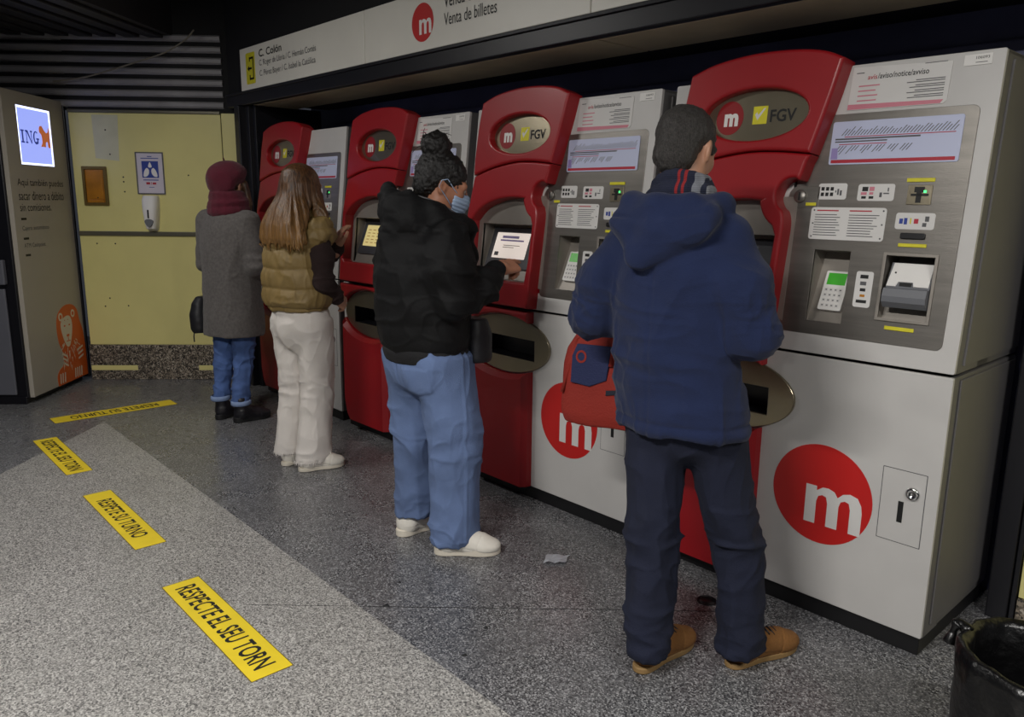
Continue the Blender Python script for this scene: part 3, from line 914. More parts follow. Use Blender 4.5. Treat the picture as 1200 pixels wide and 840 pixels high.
bars('face_marks', [(.487, .475, .510, .486), (.557, .475, .580, .486), (.515, .395, .555, .412), (.53, .365, .54, .395), (.505, .357, .565, .364), (.50, .52, .512, .527), (.548, .52, .56, .527)], 'orange_print', lp, M=km(), z=.002)
# operating front (left of the sign side): frame x runs away to the left
def kf():
    M = Matrix((KB*-1, Vector((0, 0, 1)), KA*-1)).transposed().to_4x4()
    M.translation = Vector((0, 0, 0))
    return M
box('front_panel', (-1.2, .07, .012), (-.10, .82, .03), 'kiosk_grey', KK, M=kf(), bevel=.006)
box('front_panel', (-1.2, .85, .012), (-.08, 1.02, .05), 'kiosk_grey', KK, M=kf(), bevel=.008)
box('front_panel', (-1.2, 1.06, .012), (-.12, 2.05, .02), 'kiosk_black', KK, M=kf(), bevel=.006)
box('front_plinth', (-1.25, 0, .0), (-.04, .055, .02), 'kiosk_black', KK, M=kf(), bevel=.004)

# ================================================================== THINGS ON THE ANGLED WALL
pm = wallM(.508, 1.472, .0005)
po = empty('hand_hygiene_poster', WO + WD*.61 + Vector((0, 0, 1.47)), 0, 'small framed hand hygiene poster with blue square above the soap dispenser', 'poster')
pi_ = Matrix.Translation(-po.location)
flat('backing', [rrect(0, 0, .212, .318, .004)], 0, .006, 'poster_pink', po, M=pi_ @ pm, bevel=.001)
flat('poster_border', [rrect(0, 0, .212, .318, .004), rrect(.009, .009, .203, .309, .003)], .006, .009, 'print_grey', po, M=pi_ @ pm)
flat('blue_square', [rrect(.045, .125, .170, .250, .003)], .006, .0068, 'print_blue', po, M=pi_ @ pm)
drop = smooth_poly([(.107, .243), (.094, .215), (.098, .203), (.116, .203), (.120, .215)], 4)
h1 = smooth_poly([(.055, .135), (.060, .170), (.076, .196), (.088, .197), (.098, .182), (.095, .155), (.078, .135)], 4)
flat('poster_drawing', [drop, h1, [(.214-x, y) for x, y in h1]], .0068, .0074, 'print_white', po, M=pi_ @ pm)
bars('poster_print', [(.04, .268, .175, .274), (.09, .282, .125, .288), (.05, .105, .165, .112), (.09, .052, .13, .056)], 'print_blue', po, M=pi_ @ pm, z=.0066)
bars('poster_print', [(.07, .075, .10, .092), (.108, .072, .112, .094), (.118, .075, .145, .09)], 'print_red', po, M=pi_ @ pm, z=.0066)

dsp = empty('soap_dispenser', WO + WD*.606 + Vector((0, 0, 1.19)), 0, 'white wall soap dispenser under the hand hygiene poster', 'dispenser')
di = Matrix.Translation(-dsp.location)
dm = di @ wallM(.606, 1.19, .0)
bm = bmesh.new()
prof = [(0, .030, .020), (.02, .040, .070), (.06, .048, .085), (.16, .058, .088), (.24, .062, .075), (.272, .055, .055)]
rings = []
for (z, hw, dp) in prof:
    rings.append([bm.verts.new((hw*math.copysign(abs(math.cos(a))**.6, math.cos(a)), z, dp*abs(math.sin(a))**.6)) for a in [PI*i/14 for i in range(15)]])
for a, b in zip(rings, rings[1:]):
    for i in range(14): bm.faces.new((a[i], a[i+1], b[i+1], b[i]))
bm.faces.new(rings[0]); bm.faces.new(rings[-1][::-1])
bm_obj('body', bm, 'print_white', dsp, M=dm, autosmooth=.7)
flat('sight_window', [rrect(-.007, .10, .005, .165, .004)], .085, .0895, 'print_black', dsp, M=dm)
flat('push_plate', [smooth_poly([(-.028, .06), (-.03, .085), (.0, .095), (.03, .085), (.028, .06), (.0, .03)], 4)], .074, .090, 'grey_plastic', dsp, M=dm, bevel=.003)

bxm = wallM(.10, 1.383, .0)
ob_ = empty('wall_box', WO + WD*.19 + Vector((0, 0, 1.38)), 0, 'orange recessed wall box in a brownish frame left of the poster', 'wall box')
bi = Matrix.Translation(-ob_.location)
flat('frame', [rrect(0, 0, .185, .295, .006), rrect(.020, .022, .160, .272, .004)], 0, .018, 'box_frame', ob_, M=bi @ bxm, bevel=.003)
flat('back', [rrect(.01, .01, .175, .285, .004)], .0005, .004, 'box_orange', ob_, M=bi @ bxm)
box('ledge', (.030, .022, .004), (.150, .045, .016), 'box_orange', ob_, M=bi @ bxm, bevel=.003)
box('inner_panel', (.062, .05, .004), (.15, .262, .010), 'box_orange', ob_, M=bi @ bxm, bevel=.002)
lathe('bolt', [(.005, 0), (.004, .005)], 'print_black', ob_, M=bi @ bxm @ Matrix.Translation((.105, .06, .010)), n=10)

cab = smooth_poly([(-6.62, -.80, 2.215), (-6.45, -.72, 2.235), (-6.25, -.60, 2.30), (-6.05, -.46, 2.40), (-5.86, -.34, 2.50), (-5.80, -.29, 2.60), (-5.78, -.27, 2.72)], 5, closed=False) if False else None
def sp3(P, n):
    out = []
    for i in range(len(P)-1):
        p0, p1, p2, p3 = (Vector(P[min(max(i+k, 0), len(P)-1)]) for k in (-1, 0, 1, 2))
        for j in range(n):
            t = j/n
            out.append(.5*((2*p1) + (-p0+p2)*t + (2*p0-5*p1+4*p2-p3)*t*t + (-p0+3*p1-3*p2+p3)*t**3))
    out.append(Vector(P[-1]))
    return out
CB = [(-6.797, -0.98, 2.29), (-6.737, -0.919, 2.296), (-6.608, -0.776, 2.329), (-6.474, -0.626, 2.385), (-6.361, -0.502, 2.435), (-6.251, -0.382, 2.485), (-6.19, -0.321, 2.521), (-6.137, -0.269, 2.563), (-6.092, -0.227, 2.604), (-6.054, -0.194, 2.656)]
co_ = tube('hanging_cable', sp3(CB, 6), .006, 'cable', label='thin pale loose cable hanging from the ceiling before the slats', cat='cable')

# ================================================================== FLOOR STICKERS
def floor_sticker(name, x0, y0, L, W, rot, s, label, tw, mirror=False):
    t = empty(name, (x0, y0, 0), rot, label, 'floor sticker', 'yellow queue stickers on the floor')
    M = Matrix.Identity(4)
    flat('base', [rrect(-L/2-.003, -W/2-.003, L/2+.003, W/2+.003, .004)], .0006, .0012, 'sticker_edge', t, M=M)
    flat('sheet', [rrect(-L/2, -W/2, L/2, W/2, .003)], .0012, .0018, 'sticker_yellow', t, M=M)
    text('lettering', s, 0, -W*.29, 'print_black', t, M, w=tw, h=W*.56, bold=.018, z=.0022, align='C')
    return t
floor_sticker('floor_sticker', -2.49, -1.612, .785, .135, 0, 'RESPECTE EL SEU TORN', 'nearest yellow floor sticker reading RESPECTE EL SEU TORN', .69)
floor_sticker('floor_sticker', -3.69, -1.59, .80, .125, 0, 'RESPETE SU TURNO', 'second nearest yellow floor sticker reading RESPETE SU TURNO', .56)
floor_sticker('floor_sticker', -4.86, -1.575, .785, .125, 0, 'RESPECTE EL SEU TORN', 'small third yellow sticker lying across the edge of the pale floor', .69)
floor_sticker('floor_sticker', -5.66, -1.058, .775, .155, -PI/2, 'RESPETE SU TURNO', 'furthest yellow sticker, turned crosswise in front of the kiosk', .56)

# ================================================================== SMALL THINGS ON THE FLOOR
bm = bmesh.new()
G = [[0]*5 for _ in range(4)]
for i in range(4):
    for j in range(5):
        x = -2.075+.017*j - .012*i + RNG.uniform(-.004, .004); y = -.455+.016*j+.022*i + RNG.uniform(-.004, .004)
        G[i][j] = bm.verts.new((x, y, .003+.012*abs(math.sin(j*1.4+i*.8))))
for i in range(3):
    for j in range(4): bm.faces.new((G[i][j], G[i][j+1], G[i+1][j+1], G[i+1][j]))
bmesh.ops.solidify(bm, geom=list(bm.faces), thickness=.001)
bm_obj('paper_scrap', bm, 'paper_scrap', label='crumpled white scrap of paper on the dark floor', cat='paper')
for k, (x, y, r, lab) in enumerate(((-2.215, -1.115, .011, 'black chewing gum spot near the edge of the pale floor'), (-2.33, -.98, .006, 'tiny black gum spot furthest left on the dark floor'),
                                    (-1.86, -.94, .007, 'small black gum spot in the middle of the dark floor'), (-1.78, -1.10, .008, 'small black gum spot nearest the camera on the dark floor'))):
    lathe('gum_spot', [(r, 0), (r*.9, .0015), (0, .002)], 'gum', M=Matrix.Translation((x, y, .0002)), n=12, wob=lambda a, z: .25*math.sin(3*a+1)+.12*math.sin(5*a), label=lab, cat='gum', group='gum spots on the dark floor')
dr = empty('floor_drain', (-1.46, -.20, 0), 0, 'small dark round drain cover between the man and the machine', 'drain')
lathe('rim', [(.038, 0), (.038, .002), (.032, .0025), (.032, .0008)], 'dark_steel', dr, n=24, caps=False)
lathe('cover', [(.032, .0), (.032, .0012), (.0, .0014)], 'black_plastic', dr, n=24, caps=False)

# ================================================================== LITTER BIN
bn = empty('litter_bin', (-.345, -.56, 0), 0, 'black litter bin lined with a black plastic bag beside the machines', 'bin')
def wob(a, z): return .012*math.sin(7*a+z*9) + .008*math.sin(13*a+1)
lathe('bucket', [(.13, 0), (.135, .01), (.166, .42), (.166, .43), (.160, .43), (.125, .02), (0, .02)], 'bin_plastic', bn, n=40, caps=False)
lathe('rim_ring', [(.166, .41), (.174, .415), (.176, .43), (.168, .44), (.160, .432)], 'bin_plastic', bn, n=48, caps=False)
def wob2(a, z): return .02*math.sin(6*a+z*25) + .014*math.sin(11*a+z*14+1) + .01*math.sin(19*a-z*30)
lathe('bin_bag', [(.172, .22), (.178, .28), (.180, .36), (.183, .42), (.178, .448), (.166, .452), (.152, .435), (.143, .36), (.132, .24), (.12, .16), (.06, .12), (0, .11)], 'bin_bag', bn, n=96, caps=False, wob=wob2)
tube('bag_knot', sp3([(-.165, .0, .440), (-.183, .005, .455), (-.195, .0, .44), (-.20, -.01, .40)], 5), [.012+.004*math.sin(i) for i in range(16)], 'bin_bag', bn)

# ================================================================== PEOPLE
mat('skin', '#b98a70', .5, var=(20, .05))
mat('skin_warm', '#a8745a', .5, var=(20, .05))
mat('lip', '#9a5a50', .5)
mat('eye_white', '#9a9088', .3)
mat('eye_dark', '#20140e', .2)
mat('navy_fleece', '#111f43', .95, bump=(260, .3), var=(9, .08), sheen=.08, crease=(5, .45, (1, 1, .8)))
mat('navy_trouser', '#11172d', .9, bump=(300, .3), var=(10, .10), crease=(6, .45, (1, 1, 1.3)))
mat('denim_blue', '#62769e', .9, bump=(340, .35), var=(4, .28), crease=(5, .5, (1, 1, 1.2)))
mat('denim_mid', '#465f92', .9, bump=(340, .35), var=(9, .22), crease=(7, .5))
mat('denim_fade', '#7f93b8', .85, bump=(340, .3), var=(9, .12))
mat('black_nylon', '#08080a', .75, spec=.3, var=(6, .15), bump=(90, .15), crease=(6, .5))
mat('black_rib', '#131316', .8, bump=(200, .4))
mat('olive_puffer', '#7c673c', .6, bump=(60, .15), var=(5, .10), crease=(10, .5))
mat('brown_knit', '#281817', .9, bump=(220, .5), var=(12, .15), crease=(8, .4))
mat('white_denim', '#d2ccc6', .9, bump=(300, .25), var=(6, .04), crease=(5, .45, (1, 1, 1.4)))
mat('grey_wool', '#5b5755', .95, bump=(180, .4), var=(60, .2), sheen=.1, crease=(4, .35, (1, 1, .6)))
mat('burgundy', '#520e22', .95, bump=(160, .5), var=(20, .15), sheen=.1)
mat('suede_tan', '#7b5328', .9, bump=(120, .25), var=(14, .12))
mat('sole_tan', '#8f7248', .7)
mat('sneaker_white', '#e2ddd2', .6, bump=(90, .15), var=(14, .05))
mat('sole_white', '#d8d0c0', .6)
mat('boot_black', '#15141a', .45, bump=(60, .2))
mat('sole_black', '#0e0e10', .7)
mat('mask_blue', '#9fb4d0', .8, var=(12, .05))
mat('mask_black', '#15151a', .8)
mat('bag_red', '#90261a', .8, bump=(160, .3), var=(8, .08))
mat('bag_navy', '#1f2850', .8, bump=(160, .3))
mat('bag_black', '#141419', .55, bump=(50, .2))
mat('strap_dark', '#1a1d2c', .8)

def hair_mat(name, c0, c1, stretch=(60, 60, 3), rough=.42, bump=.5, grad=None):
    m = bpy.data.materials.new(name)
    m.use_nodes = True
    nt = m.node_tree
    b = nt.nodes['Principled BSDF']
    tc = nt.nodes.new('ShaderNodeTexCoord'); mp = nt.nodes.new('ShaderNodeMapping')
    mp.inputs['Scale'].default_value = stretch
    nt.links.new(tc.outputs['Object'], mp.inputs[0])
    n = nt.nodes.new('ShaderNodeTexNoise'); n.inputs['Scale'].default_value = 2.2; n.inputs['Detail'].default_value = 6; n.inputs['Roughness'].default_value = .65
    nt.links.new(mp.outputs[0], n.inputs['Vector'])
    r = nt.nodes.new('ShaderNodeValToRGB')
    r.color_ramp.elements[0].position = .36; r.color_ramp.elements[1].position = .68
    r.color_ramp.elements[0].color = lin(c0)+(1,); r.color_ramp.elements[1].color = lin(c1)+(1,)
    nt.links.new(n.outputs['Fac'], r.inputs[0])
    out = r.outputs[0]
    if grad:   # lighter dyed lengths: blend by height along the hair
        z0, z1, cg = grad
        sx = nt.nodes.new('ShaderNodeSeparateXYZ'); nt.links.new(tc.outputs['Object'], sx.inputs[0])
        mr = nt.nodes.new('ShaderNodeMapRange')
        mr.inputs['From Min'].default_value = z0; mr.inputs['From Max'].default_value = z1
        nt.links.new(sx.outputs['Z'], mr.inputs['Value'])
        mul = nt.nodes.new('ShaderNodeMath'); mul.operation = 'MULTIPLY'
        nt.links.new(mr.outputs[0], mul.inputs[0]); nt.links.new(n.outputs['Fac'], mul.inputs[1])
        mx = nt.nodes.new('ShaderNodeMix'); mx.data_type = 'RGBA'
        nt.links.new(mul.outputs[0], mx.inputs[0]); nt.links.new(out, mx.inputs[6]); mx.inputs[7].default_value = lin(cg)+(1,)
        out = mx.outputs[2]
    nt.links.new(out, b.inputs['Base Color'])
    b.inputs['Roughness'].default_value = rough
    bp = nt.nodes.new('ShaderNodeBump'); bp.inputs['Strength'].default_value = bump; bp.inputs['Distance'].default_value = .006
    nt.links.new(n.outputs['Fac'], bp.inputs['Height']); nt.links.new(bp.outputs[0], b.inputs['Normal'])
    MATS[name] = m
hair_mat('hair_grey', '#070606', '#4d4946', (170, 170, 80), .5, .9)
hair_mat('hair_black', '#060505', '#15110f', (90, 90, 40), .5, .7)
hair_mat('hair_brown', '#2c1b10', '#6a4726', (55, 55, 2.5), .36, .6, grad=(1.5, 1.18, '#a87f48'))
hair_mat('hair_dull', '#2c1c14', '#5c4028', (55, 55, 4), .45, .5)

def scarf_mat():
    m = bpy.data.materials.new('striped_scarf')
    m.use_nodes = True
    nt = m.node_tree; b = nt.nodes['Principled BSDF']
    tc = nt.nodes.new('ShaderNodeTexCoord'); sx = nt.nodes.new('ShaderNodeSeparateXYZ')
    nt.links.new(tc.outputs['Object'], sx.inputs[0])
    # stripes run up the folds: bands across x
    r = nt.nodes.new('ShaderNodeValToRGB'); r.color_ramp.interpolation = 'CONSTANT'
    mr = nt.nodes.new('ShaderNodeMapRange'); mr.inputs['From Min'].default_value = -.12; mr.inputs['From Max'].default_value = .12
    nt.links.new(sx.outputs['X'], mr.inputs['Value']); nt.links.new(mr.outputs[0], r.inputs[0])
    els = r.color_ramp.elements
    els[0].position = 0; els[0].color = lin('#8e1f22')+(1,)
    els[1].position = .10; els[1].color = lin('#1a1f34')+(1,)
    for p, c in ((.55, '#8e2226'), (.58, '#1a1f34'), (.62, '#8e2226'), (.65, '#1a1f34'), (.72, '#7d8088'), (.80, '#23283c'), (.84, '#8a8c92')):
        e = els.new(p); e.color = lin(c)+(1,)
    w = nt.nodes.new('ShaderNodeTexWave'); w.inputs['Scale'].default_value = 60; w.bands_direction = 'Z'
    nt.links.new(tc.outputs['Object'], w.inputs['Vector'])
    bp = nt.nodes.new('ShaderNodeBump'); bp.inputs['Strength'].default_value = .4; bp.inputs['Distance'].default_value = .004
    nt.links.new(w.outputs['Fac'], bp.inputs['Height']); nt.links.new(bp.outputs[0], b.inputs['Normal'])
    nt.links.new(r.outputs[0], b.inputs['Base Color']); b.inputs['Roughness'].default_value = .9
    MATS['striped_scarf'] = m
scarf_mat()

# ------------------------------------------------------------------ implicit surfaces -> mesh (surface nets)
def rotm(yaw=0, pitch=0, roll=0):
    """head/foot frame: Y forward; yaw + = to the left, pitch + = nose down"""
    return np.array(Matrix.Rotation(yaw, 3, 'Z') @ Matrix.Rotation(-pitch, 3, 'X') @ Matrix.Rotation(roll, 3, 'Y'))

class Field:
    def __init__(s, lo, hi, h):
        s.lo = np.array(lo, float); s.h = h
        s.n = np.ceil((np.array(hi)-s.lo)/h).astype(int)+1
        s.ax = [s.lo[i]+h*np.arange(s.n[i]) for i in range(3)]
        s.F = np.full(s.n, .09, np.float32)
        s.R = np.eye(3); s.c = np.zeros(3)
    def at(s, c=(0, 0, 0), R=None):
        s.c = np.array(c, float); s.R = np.eye(3) if R is None else R
        return s
    def T(s, p): return s.R @ np.array(p, float) + s.c
    def _grid(s, mn, mx):
        i0 = np.clip(np.floor((mn-s.lo)/s.h).astype(int), 0, s.n-1)
        i1 = np.clip(np.ceil((mx-s.lo)/s.h).astype(int)+1, 1, s.n)
        if np.any(i1 <= i0): return None, None
        sl = tuple(slice(a, b) for a, b in zip(i0, i1))
        X = s.ax[0][sl[0]][:, None, None]; Y = s.ax[1][sl[1]][None, :, None]; Z = s.ax[2][sl[2]][None, None, :]
        return sl, (X, Y, Z)
    def _put(s, sl, d, k, sub):
        f = s.F[sl]
        d = np.asarray(d, np.float32)
        if sub:
            d = -d; h = np.clip(.5-.5*(d-f)/k, 0, 1)   # smooth max
            h = np.clip(.5+.5*(d-f)/k, 0, 1)
            s.F[sl] = f*(1-h)+d*h + k*h*(1-h)
        else:
            h = np.clip(.5+.5*(f-d)/k, 0, 1)
            s.F[sl] = f*(1-h)+d*h - k*h*(1-h)
    def cap(s, a, b, ra, rb=None, k=.02, sub=False):
        rb = ra if rb is None else rb
        a = s.T(a); b = s.T(b); m = max(ra, rb)+k+.03
        sl, g = s._grid(np.minimum(a, b)-m, np.maximum(a, b)+m)
        if sl is None: return s
        d = b-a; L = max(d@d, 1e-9)
        t = np.clip(((g[0]-a[0])*d[0]+(g[1]-a[1])*d[1]+(g[2]-a[2])*d[2])/L, 0, 1)
        D = np.sqrt((g[0]-a[0]-t*d[0])**2+(g[1]-a[1]-t*d[1])**2+(g[2]-a[2]-t*d[2])**2)-(ra+(rb-ra)*t)
        s._put(sl, D, k, sub); return s
    def chain(s, P, Rr, k=.02, sub=False):
        for i in range(len(P)-1): s.cap(P[i], P[i+1], Rr[i], Rr[i+1], k, sub)
        return s
    def ell(s, c, r, k=.02, sub=False, R=None):
        c = s.T(c); r = np.array(r, float); m = r.max()+k+.03
        sl, g = s._grid(c-m, c+m)
        if sl is None: return s
        Q = s.R if R is None else s.R @ R
        x, y, z = g[0]-c[0], g[1]-c[1], g[2]-c[2]
        p = [(Q[0, i]*x+Q[1, i]*y+Q[2, i]*z)/r[i] for i in range(3)]
        q = np.sqrt(p[0]**2+p[1]**2+p[2]**2)
        q2 = np.sqrt((p[0]/r[0])**2+(p[1]/r[1])**2+(p[2]/r[2])**2)+1e-6
        s._put(sl, q*(q-1)/q2, k, sub); return s
    def loft(s, st, k=.02, sub=False, e=2.0, cut=True):
        """stations (z, cx, cy, rx, ry) bottom to top, smooth"""
        st = np.array(sorted(st), float)
        z0, z1 = st[0, 0], st[-1, 0]
        mr = max(st[:, 3].max(), st[:, 4].max())+.05
        mn = np.array([st[:, 1].min()-mr, st[:, 2].min()-mr, z0-.06]); mx = np.array([st[:, 1].max()+mr, st[:, 2].max()+mr, z1+.06])
        sl, g = s._grid(mn, mx)
        if sl is None: return s
        z = np.clip(g[2].ravel(), z0, z1)
        # monotone-ish cubic: fine linear resample smoothed
        zz = np.linspace(z0, z1, 120); C = [np.interp(zz, st[:, 0], st[:, i]) for i in (1, 2, 3, 4)]
        ker = np.hanning(15); ker /= ker.sum()
        C = [np.convolve(np.pad(c, 7, 'edge'), ker, 'valid') for c in C]
        cx, cy, rx, ry = [np.interp(z, zz, c)[None, None, :] for c in C]
        ax = np.abs(g[0]-cx)/rx; ay = np.abs(g[1]-cy)/ry
        D = ((ax**e+ay**e)**(1/e)-1)*np.minimum(rx, ry)
        ez = np.maximum(z0-g[2], g[2]-z1)
        D = np.maximum(D, ez)
        s._put(sl, D, k, sub); return s
    def below(s, z):   # cut away everything under z
        s.F = np.maximum(s.F, (z-s.ax[2])[None, None, :].astype(np.float32)); return s
    def above(s, z):
        s.F = np.maximum(s.F, (s.ax[2]-z)[None, None, :].astype(np.float32)); return s
    def plane(s, p, n):  # keep the side opposite to n
        p = s.T(p); n = s.R @ np.array(n, float); n /= np.linalg.norm(n)
        d = (s.ax[0][:, None, None]-p[0])*n[0]+(s.ax[1][None, :, None]-p[1])*n[1]+(s.ax[2][None, None, :]-p[2])*n[2]
        s.F = np.maximum(s.F, d.astype(np.float32)); return s
    def mesh(s):
        F = s.F.copy()
        F[0] = F[-1] = .05; F[:, 0] = F[:, -1] = .05; F[:, :, 0] = F[:, :, -1] = .05
        I = F < 0
        nx, ny, nz = F.shape
        cnt = np.zeros((nx-1, ny-1, nz-1), np.int8)
        for a in (0, 1):
            for b in (0, 1):
                for c in (0, 1):
                    cnt += I[a:nx-1+a, b:ny-1+b, c:nz-1+c]
        ci = np.argwhere((cnt > 0) & (cnt < 8))
        idx = np.full(cnt.shape, -1, np.int32)
        idx[tuple(ci.T)] = np.arange(len(ci))
        P = np.zeros((len(ci), 3)); W = np.zeros(len(ci))
        corners = [(a, b, c) for a in (0, 1) for b in (0, 1) for c in (0, 1)]
        vals = {q: F[ci[:, 0]+q[0], ci[:, 1]+q[1], ci[:, 2]+q[2]].astype(float) for q in corners}
        for q in corners:
            for d in range(3):
                if q[d] == 0:
                    w = list(q); w[d] = 1; w = tuple(w)
                    u, v = vals[q], vals[w]
                    on = (u < 0) != (v < 0)
                    t = np.where(on, u/np.where(on, u-v, 1), 0)
                    p = np.tile(np.array(q, float), (len(ci), 1)); p[:, d] += t
                    P += p*on[:, None]; W += on
        V = s.lo + s.h*(ci + P/W[:, None])
        faces = []
        for d in range(3):
            e1, e2 = (d+1) % 3, (d+2) % 3
            a = [slice(None)]*3; b = [slice(None)]*3
            a[d] = slice(0, -1); b[d] = slice(1, None)
            A, B = I[tuple(a)], I[tuple(b)]
            for flip in (False, True):
                E = np.argwhere((A & ~B) if not flip else (~A & B))
                E = E[(E[:, e1] > 0) & (E[:, e2] > 0) & (E[:, e1] < F.shape[e1]-1) & (E[:, e2] < F.shape[e2]-1)]
                def cell(o1, o2):
                    q = E.copy(); q[:, e1] += o1; q[:, e2] += o2
                    return idx[q[:, 0], q[:, 1], q[:, 2]]
                f = np.stack([cell(-1, -1), cell(0, -1), cell(0, 0), cell(-1, 0)], 1)
                faces.append(f[:, ::-1] if flip else f)
        return V, np.concatenate(faces)

def vnormals(V, Fq):
    n = np.cross(V[Fq[:, 2]]-V[Fq[:, 0]], V[Fq[:, 3]]-V[Fq[:, 1]])
    N = np.zeros_like(V)
    for i in range(4): np.add.at(N, Fq[:, i], n)
    return N/(np.linalg.norm(N, axis=1, keepdims=True)+1e-9)

def relax(V, Fq, it=2, lam=.5):
    for _ in range(it):
        S = np.zeros_like(V); c = np.zeros(len(V))
        for i in range(4):
            j = (i+1) % 4
            np.add.at(S, Fq[:, i], V[Fq[:, j]]); np.add.at(c, Fq[:, i], 1)
            np.add.at(S, Fq[:, j], V[Fq[:, i]]); np.add.at(c, Fq[:, j], 1)
        V = V + lam*(S/np.maximum(c, 1)[:, None]-V)
    return V

LAT = np.random.default_rng(5).uniform(-1, 1, (32, 32, 32))
def vnoise(P):
    i = np.floor(P).astype(int); f = P-i; f = f*f*(3-2*f)
    out = 0
    for a in (0, 1):
        for b in (0, 1):
            for c in (0, 1):
                w = (f[:, 0] if a else 1-f[:, 0])*(f[:, 1] if b else 1-f[:, 1])*(f[:, 2] if c else 1-f[:, 2])
                out = out + w*LAT[(i[:, 0]+a) % 32, (i[:, 1]+b) % 32, (i[:, 2]+c) % 32]
    return out
def folds(P, sc, seed=0., sharp=True):
    n = vnoise(P*np.array(sc)+seed*7.13) + .5*vnoise(P*np.array(sc)*2.1+seed*3.1+5)
    return (1-np.abs(n)*1.6) if sharp else n

def crease(P, sc, seed=0., p=3.):
    """crisp cloth creases: thin raised ridges, 0..1"""
    W = P + .05*np.stack([vnoise(P*5+seed), vnoise(P*5+seed+11), vnoise(P*5+seed+23)], 1)
    n = vnoise(W*np.array(sc)+seed*5.7)
    m = vnoise(W*np.array(sc)*1.9+seed*2.3+17)
    return np.clip(1-np.abs(n)*2.2, 0, 1)**p + .5*np.clip(1-np.abs(m)*2.2, 0, 1)**p

def soft(name, fld, m, parent, disp=None, it=2, extra=None, **kw):
    V, Fq = fld.mesh()
    V = relax(V, Fq, it)
    if disp is not None:
        N = vnormals(V, Fq)
        V = V + N*disp(V)[:, None]
    if extra is not None:
        for V2, F2 in extra:
            Fq = np.concatenate([Fq, F2+len(V)]); V = np.concatenate([V, V2])
    me = bpy.data.meshes.new(name)
    me.vertices.add(len(V)); me.vertices.foreach_set('co', V.ravel())
    me.loops.add(Fq.size); me.loops.foreach_set('vertex_index', Fq.ravel().astype(np.int32))
    me.polygons.add(len(Fq)); me.polygons.foreach_set('loop_start', np.arange(0, Fq.size, 4, dtype=np.int32))
    me.polygons.foreach_set('use_smooth', np.ones(len(Fq), bool))
    me.update(calc_edges=True); me.validate()
    me.materials.append(MATS[m])
    o = bpy.data.objects.new(name, me)
    return link(o, parent, **kw)

# ------------------------------------------------------------------ body pieces
def head(f, c, R, female=False):
    f.at(c, R)
    s = .96 if female else 1.0
    f.ell((0, -.014, .032*s), (.076*s, .096*s, .084*s), .02)
    f.ell((0, .022, -.022), (.064*s, .070*s, .082*s), .03)
    f.cap((-.045, .0, -.062), (-.018, .068, -.092), .022, .016, .025)
    f.cap((.045, .0, -.062), (.018, .068, -.092), .022, .016, .025)
    f.ell((0, .072, -.098), (.022, .020, .017), .02)
    f.cap((-.040, .078, .020), (.040, .078, .020), .012, .012, .018)
    f.ell((-.034, .062, -.020), (.024, .026, .024), .02); f.ell((.034, .062, -.020), (.024, .026, .024), .02)
    f.cap((0, .088, .010), (0, .112, -.028), .007, .012, .012)
    f.cap((-.012, .098, -.034), (.012, .098, -.034), .008, .008, .008)
    for x in (-.031, .031):
        f.ell((x, .096, .001), (.015, .014, .010), .010, sub=True)
    f.cap((-.018, .088, -.060), (.018, .088, -.060), .008, .008, .008)
    f.cap((-.015, .087, -.070), (.015, .087, -.070), .008, .008, .006)
    for x in (-1, 1):
        f.ell((x*.078*s, -.010, -.008), (.009, .020, .033), .008, R=np.array(Matrix.Rotation(x*.35, 3, 'Z')))
        f.ell((x*.086*s, -.004, -.004), (.006, .010, .018), .006, sub=True)
    f.at()

def eyes(c, R, parent):
    c = np.array(c)
    for x in (-.031, .031):
        p = c + R @ np.array((x, .080, .001))
        e = lathe('eye', [(0, -.0115)] + [(.0115*math.sin(PI*i/8), -.0115*math.cos(PI*i/8)) for i in range(1, 8)] + [(0, .0115)], 'eye_white', parent, M=Matrix.Translation(p), n=14, caps=False)
        d = R @ np.array((0, 1, -.15)); d /= np.linalg.norm(d)
        q = p + d*.0095
        Mx = Matrix.Translation(q) @ Vector(d).to_track_quat('Z', 'Y').to_matrix().to_4x4()
        lathe('iris', [(.0052, 0), (.004, .0018), (0, .0024)], 'eye_dark', e, M=Mx, n=12, caps=False)

def hand(wrist, fwd, back, thumb_side, curls, h=.0028, spread=.0):
    """five-fingered hand; fwd = finger direction, back = normal of the back of the hand, thumb_side +-1 along x"""
    y = np.array(fwd, float); y /= np.linalg.norm(y)
    z = np.array(back, float); z -= (z@y)*y; z /= np.linalg.norm(z)
    x = np.cross(y, z)
    R = np.stack([x, y, z], 1)
    w = np.array(wrist, float)
    f = Field(w-.21, w+.21, h)
    f.at(w, R)
    f.cap((0, -.03, 0), (0, .012, 0), .024, .026, .01)
    for i, xx in enumerate((.028, .010, -.009, -.027)):
        f.cap((xx*.62, .008, 0), (xx, .082-.004*abs(i-1), -.001), .017, .0125, .012)
    T = thumb_side
    f.cap((T*.022, .02, -.006), (T*.040, .045, -.012), .017, .014, .012)
    f.cap((T*.040, .045, -.012), (T*.050, .072, -.020), .0125, .0105, .004)
    f.cap((T*.050, .072, -.020), (T*.048, .094, -.028), .0105, .0085, .004)
    lens = (.073, .081, .075, .058)
    for i, xx in enumerate((.028, .010, -.009, -.027)):
        xx = xx*T; L = lens[i]; p = np.array((xx, .083-.004*abs(i-1), -.001)); a = .08
        for j, (fr, r0, r1) in enumerate(((.46, .0098, .0090), (.30, .0090, .0082), (.24, .0082, .0072))):
            a += curls[i][j]
            q = p + np.array((xx*spread, math.cos(a), -math.sin(a)))*L*fr
            f.cap(p, q, r0, r1, .003)
            p = q
    f.at()
    V, Fq = f.mesh()
    return relax(V, Fq, 1, .4), Fq
